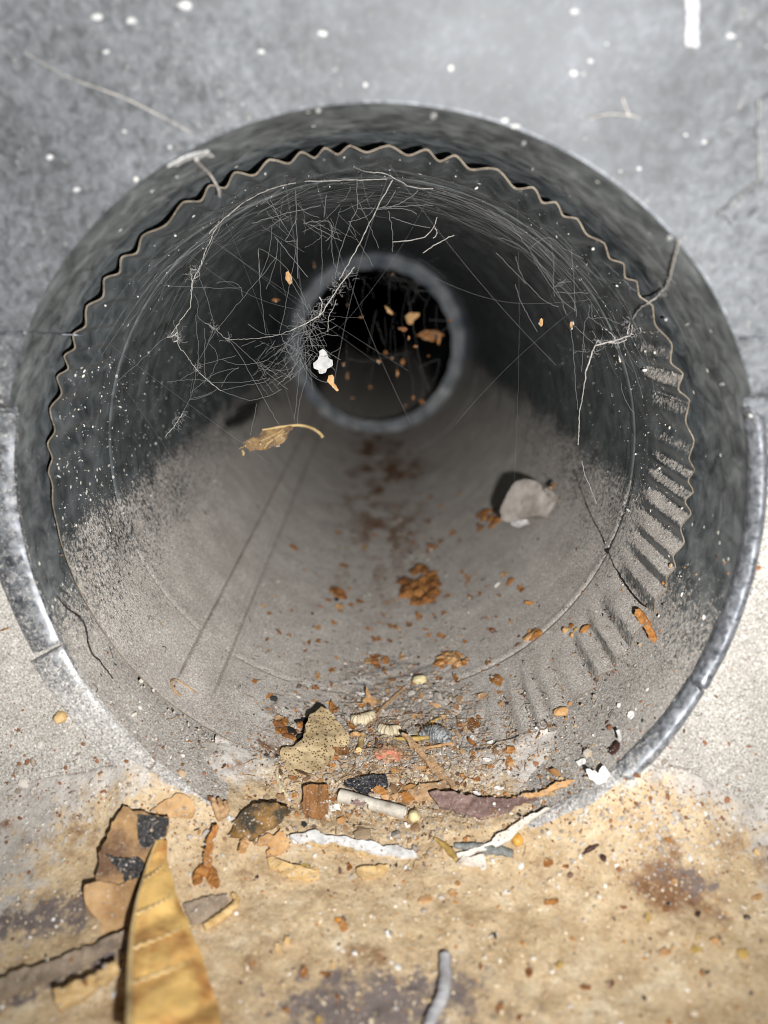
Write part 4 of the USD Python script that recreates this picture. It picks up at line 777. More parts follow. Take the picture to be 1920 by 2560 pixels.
one('leaf_fragment', plate(A5([(520, 210), (620, 120), (740, 70), (820, 110), (860, 200), (830, 260), (700, 250), (640, 250)]), 0.0006, lift=0.001, lean=0.2, rough=0.0006, seed=41), 'brown_leaf_pale', 'flat tan leaf fragment behind the charred brown leaf', 'leaf')

# ------------------------------------------------------------------ leaf and flakes hanging in the web
def hanging_leaf():
    t = thing('hanging_leaf', 'dry brown leaf hanging by its stalk from a cobweb inside the pipe', 'leaf')
    B = lambda p: Zm(560, 1020, 5.53, p)
    c = at_y(680, 1095, 0.315); nn = np.array([0.12, -0.93, 0.34]); nn /= np.linalg.norm(nn)
    m = plate(B([(530, 300), (640, 285), (760, 262), (880, 250), (980, 262), (925, 320), (880, 400), (820, 490), (770, 535), (720, 545), (680, 525), (660, 560), (600, 585), (530, 600), (450, 590), (370, 598), (330, 570), (300, 545), (240, 560), (205, 570), (290, 520), (245, 488), (310, 460), (440, 410), (455, 425), (500, 370)]), 0.0003, plane=(c, nn), rough=0.0003, curl=0.05, refine=0.0006, seed=50)
    obj('blade', m, 'dead_leaf', t)
    P = np.array(B([(530, 302), (640, 287), (760, 264), (880, 250), (1000, 240), (1100, 248), (1200, 275), (1290, 325), (1350, 380), (1365, 412)]))
    d = ray(P[:, 0], P[:, 1]); tt = ((c-CAM)@nn)/(d@nn); q = spline(CAM+d*tt[:, None]-nn*-0.0003, 40)
    obj('stalk', tube(q, np.interp(np.linspace(0, 1, 40), [0, 0.5, 0.95, 1], [0.0003, 0.00055, 0.0007, 0.0008]), 8), 'leaf_stem', t)
    for pts in ([(900, 260), (760, 380), (580, 500)], [(820, 300), (640, 400), (480, 470)], [(870, 350), (740, 400), (560, 560)]):
        P = np.array(B(pts)); d = ray(P[:, 0], P[:, 1]); q = CAM+d*(((c-CAM)@nn)/(d@nn))[:, None]+nn*0.0005
        obj('vein', tube(spline(q, 12), 0.00018, 5), 'leaf_stem', t)
    for pts in ([(255, 585), (268, 620), (260, 660)],):
        P = np.array(B(pts)); d = ray(P[:, 0], P[:, 1]); q = CAM+d*(((c-CAM)@nn)/(d@nn))[:, None]
        obj('torn_tip', tube(q, 0.0005, 5, jitter=0.3), 'leaf_stem', t)
hanging_leaf()
def hung(poly, y, th, nrm=(0.1, -0.95, 0.25), seed=0, rough=0.00015):
    c = at_y(*np.mean(poly, 0), y); nn = np.array(nrm, float); nn /= np.linalg.norm(nn)
    return plate(poly, th, plane=(c, nn), rough=rough, refine=0.0007, seed=seed)
C1 = lambda p: Zm(640, 560, 2.592, p)
one('hanging_paint_flake', hung(C1([(435, 812), (455, 830), (468, 865), (495, 885), (498, 915), (460, 940), (445, 970), (415, 975), (402, 945), (375, 935), (370, 905), (400, 880), (412, 850), (408, 825)]), 0.275, 0.0005, seed=2), 'paint_dull', 'white paint flake hanging in the web before the dark bore', 'paint flake')
one('hanging_rust_flake', hung(C1([(470, 985), (495, 978), (508, 1000), (500, 1025), (525, 1060), (538, 1080), (520, 1085), (490, 1050), (460, 1020)]), 0.28, 0.0006, seed=3), 'rust_pale', 'orange flake hanging just below the white paint flake', 'rust')
one('hanging_rust_flake', hung(C1([(195, 315), (210, 308), (232, 345), (235, 385), (215, 395), (190, 355)]), 0.30, 0.0006, seed=4), 'rust_pale', 'orange flake hanging at the upper left of the deep ring', 'rust')
one('hanging_rust_flake', hung(C1([(965, 600), (1000, 575), (1060, 580), (1050, 605), (1020, 625), (1015, 650), (985, 650)]), 0.45, 0.0006, seed=5), 'rust_pale', 'largest tan flake hanging before the dark bore', 'rust')
one('hanging_rust_flake', hung(C1([(835, 530), (860, 550), (890, 580), (880, 590), (850, 570)]), 0.42, 0.0006, seed=6), 'rust_pale', 'narrow orange flake left of the largest hanging tan flake', 'rust')
one('hanging_rust_flake', hung(C1([(1180, 730), (1200, 735), (1185, 790), (1170, 760)]), 0.45, 0.0006, seed=7), 'rust_flake', 'bright orange flake near the right side of the dark bore', 'rust')
one('hanging_rust_mat', hung(C1([(1040, 720), (1100, 690), (1160, 690), (1220, 720), (1150, 760), (1090, 750)]), 0.47, 0.0006, seed=8), 'rust_dark', 'dim brown flake mat under the largest hanging tan flake', 'rust')
for i, (u, v, r) in enumerate([(950, 685, 20), (1030, 795, 12), (680, 605, 12), (1265, 628, 14), (835, 835, 16), (880, 870, 12), (795, 890, 22), (950, 890, 18), (1115, 855, 9), (740, 1055, 14), (915, 965, 16), (570, 910, 12), (590, 985, 24), (378, 275, 16), (130, 495, 22), (590, 525, 8), (885, 325, 6), (1018, 1128, 16), (1068, 1150, 18), (965, 1175, 12), (625, 1130, 12), (990, 740, 14)]):
    rg = np.random.default_rng(100+i); a = np.linspace(0, 2*math.pi, 8)[:-1]; rr = r*rg.uniform(0.35, 1.35, 7)*rg.uniform(0.6, 1.1); e = rg.uniform(0.5, 1.6)
    poly = C1(list(zip(u+np.cos(a)*rr*e, v+np.sin(a)*rr/e)))
    one('web_crumb', hung(poly, float(rg.uniform(0.36, 0.5)), 0.0004, seed=i), ['rust_dark', 'rust_flake', 'rust_dark'][i % 3], f"{'tiny' if r < 12 else 'small' if r < 17 else 'larger'} orange crumb hanging {'above' if v < 400 else 'high in' if v < 700 else 'in the middle of' if v < 900 else 'low in'} the dark bore, {'far left' if u < 500 else 'left' if u < 760 else 'centre' if u < 960 else 'right' if u < 1080 else 'far right'}", 'rust', 'orange crumbs hanging deep in the pipe')
for i, (u, v, r, m_) in enumerate([(360, 785, 28, 'rust_pale'), (597, 805, 22, 'rust_pale'), (990, 1078, 24, 'pale_stick')]):
    a = np.linspace(0, 2*math.pi, 9)[:-1]; poly = Zm(1240, 560, 3.19, [(u+np.cos(b)*r*0.55, v+np.sin(b)*r*1.2) for b in a])
    one('hanging_scale', hung(poly, 0.29, 0.0004, seed=i), m_, ['oval tan scale farthest left in the right-hand web', 'small oval tan scale hanging on a thread of the right-hand web', 'pale pink scale stuck below the thick right-hand web'][i], 'scale')

# ------------------------------------------------------------------ cobwebs
def webpath(pts, y, n=None, sag=0.0, seed=0, y2=None):
    P = np.array(pts, float); y = np.interp(np.linspace(0, 1, len(P)), [0, 1], [y, y if y2 is None else y2])
    q = at_y(P[:, 0], P[:, 1], y)
    for i in range(len(q)):
        if math.hypot(q[i, 0], q[i, 2]) > float(R_in(q[i, 1]))-0.0015 and q[i, 1] > 0.2: q[i] = hit(*P[i], 0.001)[0]
    n = n or max(4, 5*len(P)); q = spline(q, n)
    q[1:-1] += np.random.default_rng(seed).normal(0, 0.00010, q[1:-1].shape); return q
def web(name, label, thick, fine, group=None):
    t = thing(name, label, 'cobweb', group)
    for i, (p, r) in enumerate(thick): obj('thick_strand', tube(p, r, 6, jitter=0.35, seed=i), 'web_thick', t, smooth=60)
    if fine: obj('fine_strands', join([tube(p, r, 4) for p, r in fine]), 'web', t, smooth=60, kind='stuff')
B1 = lambda p: Zm(320, 560, 3.072, p)
TK, FN = 0.00020, 0.00005
thick = [(webpath(B1(p), 0.272, seed=i), np.multiply(r, 0.6)) for i, (p, r) in enumerate([
    ([(700, -20), (640, 110), (590, 220), (545, 350), (505, 420), (490, 520), (480, 640)], 0.00026), ([(480, 640), (420, 720), (370, 790), (330, 850)], 0.00022),
    ([(370, 790), (385, 860), (380, 910), (450, 1010), (520, 1110), (600, 1190), (715, 1280)], 0.00018), ([(480, 340), (490, 440), (485, 520)], 0.00020),
    ([(590, 760), (660, 800), (760, 880), (860, 885), (1060, 870), (1160, 850), (1290, 800), (1400, 745), (1480, 690), (1560, 570), (1660, 430), (1740, 330)], [0.00012]*30+[0.00030]*30),
    ([(380, 830), (340, 860), (300, 870)], 0.00034), ([(360, 850), (390, 880), (350, 905)], 0.00030), ([(1470, 560), (1490, 600), (1480, 680), (1460, 720)], 0.00035),
    ([(480, 350), (520, 350), (550, 380), (500, 420)], 0.00016), ([(420, 1450), (385, 1510), (350, 1560), (285, 1630)], 0.00022), ([(1600, 580), (1580, 640), (1540, 720), (1535, 830)], 0.00014)])]
fine_l = [[(330, 850), (290, 870), (150, 1000), (0, 1135), (-90, 1215)], [(545, 410), (590, 520), (630, 650), (660, 780)], [(505, 540), (540, 620), (530, 690), (590, 760)],
    [(1140, 250), (1010, 420), (870, 580), (740, 740), (630, 890), (540, 1080), (490, 1300), (420, 1450)], [(760, 880), (860, 1010), (960, 1190), (1060, 1370), (1160, 1540)], [(790, 890), (870, 960), (980, 1060), (1100, 1170), (1230, 1270)],
    [(300, 1215), (520, 1195), (690, 1220), (900, 1210), (1060, 1185)], [(400, 1195), (520, 1130)], [(715, 1280), (900, 1240), (1030, 1220), (1090, 1180)], [(715, 1280), (820, 1320), (930, 1355), (1050, 1330), (1180, 1270)],
    [(520, 700), (530, 830), (540, 930), (535, 1050), (530, 1110)], [(590, 800), (590, 1230)], [(660, 800), (620, 900)], [(620, 920), (690, 1040), (670, 1090), (620, 1190)], [(1000, 190), (1010, 400), (1060, 840)],
    [(1300, 100), (1240, 480), (1160, 850)], [(1480, 0), (1490, 330), (1480, 470)], [(1360, 960), (1370, 1150), (1320, 1350), (1300, 1540)], [(1340, 960), (1310, 1200), (1280, 1500)], [(720, 1040), (850, 1080), (1080, 1040)],
    [(540, 1090), (830, 1010)], [(470, 1350), (620, 1310), (680, 1270)], [(540, 1130), (640, 1220), (700, 1270)], [(850, 1100), (760, 1170), (720, 1250)], [(640, 110), (430, 240), (200, 440), (90, 560)], [(700, 20), (500, 200), (300, 330)],
    [(270, 470), (650, 490), (870, 490)], [(680, 455), (760, 440), (865, 485), (880, 560)], [(1010, 190), (1100, 240), (1240, 370), (1380, 660)], [(1250, 430), (1310, 540), (1400, 680)], [(1060, 500), (1140, 240), (1150, 110)],
    [(1350, 760), (1440, 870), (1465, 950)], [(1180, 850), (1240, 1000), (1330, 1110)], [(990, 1380), (940, 1620)], [(870, 940), (940, 910), (980, 895)], [(480, 1300), (560, 1230), (690, 1140), (850, 1110)], [(500, 1180), (480, 1340), (530, 1330), (640, 1290)]]
fine = [(webpath(B1(p), 0.274, seed=40+i), FN) for i, p in enumerate(fine_l)]
rg = np.random.default_rng(77)
for i in range(48):     # the dense tangle where the strands meet, in front of the left of the ring
    c = np.array([1360, 870])+rg.normal(0, 1, 2)*np.array([60, 90]); a = rg.normal(0.9, 0.7); l = rg.uniform(90, 360)
    e = c+l*np.array([math.cos(a)*rg.choice([-1, 1]), math.sin(a)]); m_ = (c+e)/2+rg.normal(0, 14, 2)
    fine.append((webpath(B1([c, m_+[0, 0.10*l*rg.uniform()], e]), rg.uniform(0.268, 0.282), seed=i), rg.uniform(0.00003, 0.00007)))
for i in range(40):
    c = np.array([rg.uniform(950, 1250), rg.uniform(900, 1250)]); a = rg.normal(0.75, 0.25)*rg.choice([-1, 1]); l = rg.uniform(80, 220)
    fine.append((webpath(B1([c, c+l*np.array([math.cos(a), math.sin(a)])]), rg.uniform(0.268, 0.282), seed=i), rg.uniform(0.000025, 0.00005)))
def fuzz_knots(fn, pts, y, r, n, seed):
    rg = np.random.default_rng(seed); out = []
    for p in pts:
        c = webpath([fn([p])[0], fn([p])[0]], y, 2)[0]
        for i in range(n):
            a = rg.normal(size=3)*[r, r*0.4, r]; b = a+rg.normal(size=3)*[r, r*0.4, r]*0.9; m_ = (a+b)/2+rg.normal(size=3)*[r, r*0.4, r]*0.4
            out.append((spline(np.array([c+a*0.6, c+m_*0.7, c+b*0.7]), 6), rg.uniform(0.00003, 0.00007)))
    return out
fine += fuzz_knots(B1, [(345, 855), (370, 840), (385, 880), (500, 400), (495, 360), (660, 800), (760, 880), (525, 1115), (360, 1545), (390, 1500), (410, 1460)], 0.273, 0.0014, 16, 5)
fine += fuzz_knots(B1, [(1330, 780), (1400, 740), (1450, 710), (1500, 640), (1540, 590), (1590, 500), (1620, 460), (1690, 390)], 0.273, 0.0020, 16, 6)
web('cobweb', 'grey tangled cobweb spanning the left half of the pipe and the deep ring', thick, fine, None)
B2 = lambda p: Zm(1240, 560, 3.19, p)
thick = [(webpath(B2(p), 0.258, seed=i), np.multiply(r, 0.75)) for i, (p, r) in enumerate([
    ([(1210, 635), (1110, 720), (1090, 800), (1080, 880), (1010, 910), (950, 930), (870, 950), (790, 970)], 0.00034), ([(790, 970), (750, 1080), (715, 1200), (690, 1380), (665, 1520), (660, 1660), (655, 1760)], [0.0003]*12+[0.00020]*23),
    ([(1040, 740), (1075, 760), (1060, 820), (1050, 880)], 0.0003), ([(1100, 830), (1150, 830), (1155, 865), (1110, 870), (1080, 880)], 0.0002), ([(800, 950), (815, 930), (835, 945), (825, 965)], 0.0002), ([(950, 925), (935, 890), (900, 860)], 0.00016), ([(1080, 900), (1180, 860), (1290, 860)], 0.00014), ([(1040, 920), (980, 945), (900, 945)], 0.00026)])]
thick.append((webpath([B2([(1460, 130)])[0], *B2([(1420, 290), (1380, 440), (1330, 530), (1210, 635)])], 0.232, seed=9, y2=0.255), 0.00030))
thick.append((webpath(Zm(1400, 1180, 3.19, [(175, -90), (200, 20), (240, 120), (290, 250)]), 0.262, seed=10), 0.00010))
fine_l = [[(790, 970), (720, 1020), (650, 1015), (620, 1040)], [(935, 890), (850, 820), (770, 760), (740, 740), (700, 840), (700, 960), (715, 1020)], [(770, 760), (860, 745), (940, 780), (1005, 800)], [(745, 640), (740, 740)], [(760, 640), (770, 760)],
    [(590, 830), (620, 1000), (630, 1200), (650, 1480)], [(160, 260), (210, 420), (300, 530), (400, 620), (500, 660)], [(0, 230), (140, 370), (240, 480)], [(155, 480), (190, 600), (250, 720), (330, 860)], [(430, 130), (460, 300), (460, 520), (470, 580)],
    [(270, 230), (400, 400), (480, 520), (560, 720)], [(600, 200), (620, 430), (630, 700)], [(470, 540), (620, 550), (740, 545)], [(270, 200), (420, 110), (540, 190), (700, 280), (850, 290)], [(500, 490), (640, 700), (640, 740)], [(790, 970), (700, 880), (610, 800)],
    [(1000, 1270), (1030, 1400), (1095, 1500)], [(120, 0), (300, 250), (470, 470)], [(20, 110), (160, 160), (260, 230)], [(300, 280), (420, 470), (560, 640), (640, 690)], [(860, 310), (960, 390), (1060, 490), (1160, 580)], [(690, 960), (690, 1100), (680, 1180)], [(1300, 860), (1200, 855), (1100, 880)],
    [(500, 440), (540, 470), (480, 500)], [(490, 470), (600, 460)], [(470, 500), (560, 440)]]
fine = [(webpath(B2(p), 0.262, seed=80+i), FN*1.1) for i, p in enumerate(fine_l)]
fine += fuzz_knots(B2, [(1060, 770), (1075, 850), (1110, 860), (1010, 915), (960, 930), (880, 950), (810, 955), (1380, 450), (1340, 520), (770, 1030)], 0.259, 0.0013, 16, 7)
web('cobweb', 'thick dusty cobweb strand at the right rim with a long thread hanging down', thick, fine)
# veil under the top of the pipe
fine, thick = [], []
B3 = lambda p: Zm(500, 360, 2.676, p)
for i in range(150):
    th = rg.uniform(-1.05, 1.15); dth = rg.uniform(0.08, 0.42); y = rg.uniform(0.242, 0.33); off = rg.uniform(0.0015, 0.0055)
    k = np.linspace(-0.5, 0.5, 9); a = th+k*dth; r = R_PIPE-off-0.0020*(1-(2*k)**2)*rg.uniform(0, 1.0)
    yy = y+k*rg.uniform(-0.018, 0.018)
    fine.append((np.stack([r*np.sin(a), yy, r*np.cos(a)], -1), rg.uniform(0.000010, 0.000030)))
for i in range(34):
    c = np.array([rg.uniform(330, 1150), rg.uniform(330, 720)]); a = rg.choice([0.35, 0.8, 1.6, -0.6])+rg.normal(0, 0.25); l = rg.uniform(110, 380)
    e = c+l*np.array([math.cos(a), math.sin(a)]); fine.append((webpath(B3([c, (c+e)/2+rg.normal(0, 14, 2)+[0, 12], e]), rg.uniform(0.27, 0.30), seed=i), rg.uniform(0.00003, 0.00007)))
for i, p in enumerate([[(640, 310), (645, 500), (655, 900)], [(845, 340), (830, 490)], [(1050, 250), (1055, 420), (1020, 500), (930, 760), (905, 900)], [(1260, 450), (1290, 650), (1290, 720)], [(390, 700), (400, 900)], [(500, 620), (600, 740), (720, 890)],
        [(690, 530), (850, 515), (890, 570), (840, 650)], [(740, 540), (950, 650)], [(1310, 310), (1200, 430), (1055, 430)], [(1460, 310), (1250, 430), (1180, 440)], [(1220, 425), (1480, 410), (1560, 412)], [(1280, 490), (1460, 545), (1540, 560)], [(1250, 430), (1400, 440), (1450, 470)], [(650, 490), (590, 610), (570, 650), (640, 650)], [(350, 530), (560, 470), (810, 410)], [(160, 420), (110, 600), (-30, 900)]]):
    fine.append((webpath(B3(p), 0.275, seed=i), 0.00008))
for i, p in enumerate([[(1290, 240), (1180, 440), (1060, 680), (1000, 790), (930, 910)], [(1290, 655), (1480, 630), (1560, 560), (1585, 490)], [(1700, 610), (1610, 655), (1490, 730)], [(700, 250), (900, 245), (1100, 240), (1250, 235)], [(60, 600), (220, 450), (340, 360), (640, 260)], [(1030, 150), (1200, 190), (1320, 235), (1420, 290), (1560, 300)], [(1570, 560), (1585, 600), (1560, 630)]]):
    thick.append((webpath(B3(p), 0.27, seed=i), 0.00014))
for i in range(34):
    th = rg.uniform(0.35, 1.0); y = rg.uniform(0.262, 0.30); k = np.linspace(-0.5, 0.5, 7); a = th+k*rg.uniform(0.2, 0.6); r = R_PIPE-rg.uniform(0.0018, 0.004)
    fine.append((np.stack([r*np.sin(a), y+k*rg.uniform(-0.02, 0.02)+rg.normal(0, 0.0008, 7), r*np.cos(a)], -1), rg.uniform(0.000015, 0.00004)))
for i in range(16):     # long single threads let down from the top of the pipe
    a0 = rg.uniform(-1.15, 1.15); y0 = rg.uniform(0.25, 0.30); b0 = np.array([math.sin(a0)*(R_PIPE-0.001), y0, math.cos(a0)*(R_PIPE-0.001)])
    a1 = a0+rg.normal(0, 0.7); r1 = rg.uniform(0.02, 0.095); b1 = np.array([math.sin(a1)*r1, y0+rg.normal(0, 0.012), math.cos(a1)*r1])
    m1 = (b0+b1)/2+rg.normal(0, 0.0025, 3)-np.array([0, 0, 0.006*rg.uniform()]); fine.append((spline(np.array([b0, m1, b1]), 14), rg.uniform(0.000014, 0.000032)))
web('cobweb', 'fine veil of cobweb clinging under the top of the crimped pipe', thick, fine)
fine = []
for i in range(40):
    c = np.array([rg.normal(880, 150), rg.normal(330, 70)]); a = rg.normal(0.5, 0.5); l = rg.uniform(60, 220); e = c+l*np.array([math.cos(a), math.sin(a)])
    fine.append((webpath(C1([c, (c+e)/2+rg.normal(0, 12, 2), e]), rg.uniform(0.40, 0.55), seed=i), rg.uniform(0.00002, 0.00004)))
for i, p in enumerate([[(1000, 520), (1030, 720), (1070, 930), (1130, 1090)], [(1040, 370), (1030, 480), (980, 520)], [(780, 560), (720, 840)], [(780, 630), (830, 780)], [(590, 870), (700, 890), (850, 860), (1000, 830)], [(1280, 640), (1150, 740)], [(1120, 620), (1250, 630)], [(1060, 930), (1190, 880), (1150, 1020)]]):
    fine.append((webpath(C1(p), 0.45, seed=i), 0.00006))
for i, (u, v) in enumerate([(950, 685), (680, 605), (1265, 628), (835, 835), (880, 870), (950, 890), (740, 1055), (915, 965), (590, 985), (378, 275), (130, 495), (1018, 1128), (1068, 1150), (1010, 600), (1180, 760), (865, 555), (1100, 700)]):
    fine.append((webpath(C1([(u, v), (u+rg.normal(0, 10), v-rg.uniform(60, 120)), (u+rg.normal(0, 35), v-rg.uniform(150, 330))]), 0.43, seed=i), 0.00003))
web('cobweb', 'dim cobweb hung with orange crumbs before the dark bore', [], fine)
t = thing('web_thread', 'short dusty web thread crossing the dark sleeve at the upper left', 'cobweb')
obj('strand', tube(spline(hit(*np.array([(490, 400), (520, 430), (545, 470), (548, 490)]).T, 0.0015, False), 16), 0.0005, 6, jitter=0.3), 'web_thick', t)
t = thing('web_thread', 'blurred tan web thread on the upper left of the duct wall', 'cobweb')
obj('strand', tube(spline(hit(*np.array([(60, 130), (190, 200), (310, 245), (420, 300), (475, 330)]).T, 0.001, False), 24), [0.00012]*8+[0.0002]*16, 6, jitter=0.3), 'web_thick', t)
t = thing('web_thread', 'tan forked web thread on the upper right of the duct wall', 'cobweb')
obj('strand', tube(spline(hit(*np.array([(1470, 300), (1520, 285), (1570, 288), (1600, 296)]).T, 0.001, False), 16), 0.00018, 6, jitter=0.3), 'web_thick', t)
obj('strand', tube(spline(hit(*np.array([(1555, 245), (1565, 270), (1575, 290)]).T, 0.001, False), 10), 0.00025, 6, jitter=0.3), 'web_thick', t)

# ------------------------------------------------------------------ white paint specks on the duct, and flakes without number in the pipe
for i, (u, v, r, e) in enumerate([(210, 38, 20, 1.2), (285, 45, 17, 1.3), (698, 72, 16, 1.4), (790, 183, 12, 1.0), (1238, 158, 17, 1.1), (1575, 77, 16, 1.5), (937, 250, 13, 1.1), (1090, 258, 13, 1.2), (1115, 272, 12, 1.8), (167, 410, 12, 1.2), (108, 340, 14, 1.1), (382, 381, 8, 1.0), (1260, 160, 7, 1), (1275, 132, 10, 1.2), (1520, 307, 11, 1.0), (1480, 292, 9, 1.0), (1445, 515, 13, 1.0), (1240, 25, 15, 1.3), (400, 12, 26, 1.2), (565, 112, 12, 1.3), (230, 112, 12, 1.2), (270, 284, 9, 1.1), (368, 318, 8, 1), (1310, 95, 7, 1), (455, 335, 9, 2.0), (687, 240, 9, 1.5), (1380, 365, 10, 1), (1340, 370, 6, 1), (1130, 310, 9, 1.2), (1150, 365, 6, 1), (1560, 830, 9, 1.1), (1485, 700, 8, 0.8), (1440, 690, 7, 0.8)]):
    k = np.linspace(0, 2*math.pi, 9)[:-1]; rg2 = np.random.default_rng(i); rr = 0.50*r*rg2.uniform(0.75, 1.2, 8)
    poly = D(*zip(u+np.cos(k)*rr*e, v+np.sin(k)*rr*0.8))
    try: m = plate(poly, 0.0003, lift=0.0001, sand=False, rough=0.0001, refine=0.002, seed=i)
    except Exception: continue
    one('paint_speck', m, 'paint_dull', f"{'largest' if r > 22 else 'bigger' if r > 18 else 'large' if r > 15 else 'medium' if r > 10 else 'small'} {'long' if e >= 1.5 else 'round'} white paint speck {'near the top edge' if v < 90 else 'above the opening' if 450 < u < 1250 and v < 290 else 'on the wall'} {'at the far left' if u < 300 else 'left of centre' if u < 760 else 'right of centre' if u < 1300 else 'at the right'}", 'paint speck', 'white paint specks on the duct')
one('paint_streak', plate(D((362, 358), (395, 338), (425, 330), (412, 340), (380, 355)), 0.0004, lift=0.0002, sand=False, rough=0.0001), 'paint_dull', 'long white paint streak on the upper left rim of the opening', 'paint speck')
one('paint_streak', plate(D((412, 335), (452, 325), (455, 335), (420, 345)), 0.0004, lift=0.0003, sand=False, rough=0.0001), 'paint_dull', 'short white paint streak just inside the upper left rim', 'paint speck')
one('paint_smear', plate(D((1480, -10), (1510, -10), (1508, 100), (1482, 100)), 0.0003, lift=0.0001, sand=False, rough=0.0001), 'grey_paint', 'pale vertical smear at the upper right of the duct wall', 'paint speck')
one('paint_speck', plate(A4([(1470, 470), (1490, 455), (1500, 500), (1510, 545), (1495, 555), (1480, 520)]), 0.0004, lift=0.0030, sand=False, lean=0.2), 'white_paint', 'white paint spot on the lower right tab', 'paint speck')
# dust specks on the dark sides of the pipe
def side_specks(rg, n):
    th = np.concatenate([rg.uniform(-115, -76, int(n*0.62)), rg.uniform(76, 118, n-int(n*0.62))]); y = 0.235+rg.exponential(0.06, n); y = np.minimum(y, 0.6)
    a = np.radians(th); X = np.c_[np.sin(a)*(R_PIPE-0.0006), y, -np.cos(a)*(R_PIPE-0.0006)]; return X, -X*np.array([1, 0, 1])/(R_PIPE-0.0006)
grains('dust_specks', 'pale dust specks stuck to the dark side walls of the pipe', 900, side_specks, 0.00024, [(0.55, 0.53, 0.48), (0.68, 0.66, 0.62)], [2, 1], 5, flat=0.3)
def top_specks(rg, n):
    a = rg.uniform(-1.1, 1.1, n); y = rg.uniform(0.236, 0.31, n); X = np.c_[np.sin(a)*(R_PIPE-0.0007), y, np.cos(a)*(R_PIPE-0.0007)]; return X, -X*np.array([1, 0, 1])/R_PIPE
grains('dust_specks', 'white dust specks sprinkled inside the top of the crimped end', 170, top_specks, 0.00022, [(0.7, 0.69, 0.66)], [1], 6, flat=0.4)
def pile(cx, cy, sx, sy):
    def f(rg, n):
        u, v = rg.normal(cx, sx, n), rg.normal(cy, sy, n); k = (u > 5) & (u < 1915) & (v < 2600)
        X = hit(u[k], v[k], 0.0); return X, normal(X)
    return f
GC = [(0.46, 0.41, 0.35), (0.64, 0.60, 0.54), (0.34, 0.15, 0.05), (0.13, 0.07, 0.045), (0.04, 0.04, 0.04), (0.33, 0.28, 0.24), (0.42, 0.29, 0.16)]
grains('pile_grit', 'mixed pale, rusty and dark crumbs heaped at the mouth of the pipe', 15000, pile(985, 1900, 190, 110), 0.00028, GC, [4.5, 1.3, 1.6, 1.2, 0.7, 4, 2.5], 1)
grains('pipe_grit', 'scattered crumbs on the dusty pipe floor', 9000, pile(1000, 1600, 290, 140), 0.00034, GC, [2, 1.5, 3.2, 2.2, 1.2, 1, 0.8], 2, flat=0.3)
grains('deep_grit', 'rusty crumbs on the middle of the pipe floor', 3600, pile(960, 1360, 150, 110), 0.0005, GC, [1, 0.8, 3, 3, 1, 1, 0.5], 3, flat=0.3)
def fore(rg, n):
    u, v = rg.uniform(-20, 1940, n), 2600-480*rg.beta(1.2, 1.1, n); X = hit(u, v, 0.0); return X, normal(X)
grains('sand_grit', 'coarse sand grains and rust crumbs on the foreground dirt', 3600, fore, 0.00028, [(0.52, 0.40, 0.25), (0.64, 0.54, 0.40), (0.44, 0.20, 0.05), (0.16, 0.10, 0.07), (0.74, 0.72, 0.68), (0.38, 0.29, 0.19)], [5, 4, 1.0, 0.5, 0.8, 2], 4)
def bank(rg, n):
    u = np.concatenate([rg.uniform(-20, 560, n//2), rg.normal(1640, 170, n-n//2)]); v = np.concatenate([rg.normal(1960, 110, n//2), rg.normal(2030, 100, n-n//2)])
    X = hit(u, v, 0.0); return X, normal(X)
grains('bank_grit', 'pale crumbs on the dirt banked against both sides of the opening', 4600, bank, 0.00032, [(0.52, 0.48, 0.43), (0.62, 0.59, 0.55), (0.26, 0.12, 0.06), (0.32, 0.27, 0.22)], [3, 1, 1.0, 2], 7)
def fibre_mess(name, label, n, cx, cy, sx, sy, mat_, seed, r=(0.00005, 0.00014), l=(0.002, 0.008)):
    rg = np.random.default_rng(seed); X = hit(rg.normal(cx, sx, n), rg.normal(cy, sy, n), 0.0); N = normal(X); ms = []
    for x, nn in zip(X, N):
        d = rg.normal(size=3); d -= (d@nn)*nn; d /= np.linalg.norm(d); L_ = rg.uniform(*l); b = rg.normal(size=3)*0.25*L_; b -= (b@nn)*nn
        k = np.linspace(-0.5, 0.5, 6)[:, None]; p = x+nn*(0.0003+0.0008*rg.uniform())+d*k*L_+b*(k*k)*2+nn*(0.0012*rg.uniform(-0.3, 1)*(0.25-k*k)*4)
        ms.append(tube(p, rg.uniform(*r), 4))
    obj(name, join(ms), mat_, smooth=60, label=label, cat='fibres', kind='stuff')
def on_tops(rg, n):
    A = np.vstack(TOPS); return A[:, :3], A[:, 3:]
fibre_mess('tan_fibres', 'fine tan plant fibres tangled in the dirt pile', 420, 1000, 1880, 150, 90, 'tan_fibre', 51)
fibre_mess('grey_fluff', 'grey dust fluff threads in the back of the dirt pile', 420, 1010, 1810, 120, 60, 'web_thick', 52, (0.00004, 0.00010))
fibre_mess('dark_fibres', 'short dark fibres scattered on the dusty pipe floor', 160, 960, 1700, 260, 140, 'hair', 53, (0.00005, 0.0001), (0.001, 0.004))
grains('brown_bits', 'crumbled leaf and bark bits filling the dirt pile', 900, pile(960, 1970, 190, 70), 0.0007, [(0.28, 0.17, 0.09), (0.38, 0.28, 0.18), (0.16, 0.09, 0.05), (0.44, 0.36, 0.27), (0.34, 0.18, 0.07)], [3, 4, 2, 3, 1.5], 8, flat=0.25)
grains('dust_clods', 'grey clods of dust in the back of the dirt pile', 900, pile(1010, 1820, 130, 55), 0.0005, [(0.40, 0.36, 0.32), (0.50, 0.46, 0.42), (0.30, 0.26, 0.23), (0.46, 0.38, 0.34)], [4, 3, 2, 2], 9, flat=0.4)
rg = np.random.default_rng(21)
P = [(u, v) for u, v in zip(rg.normal(985, 185, 400), rg.normal(1520, 150, 400)) if 1180 < v < 1760 and (u < 1480)][:110]
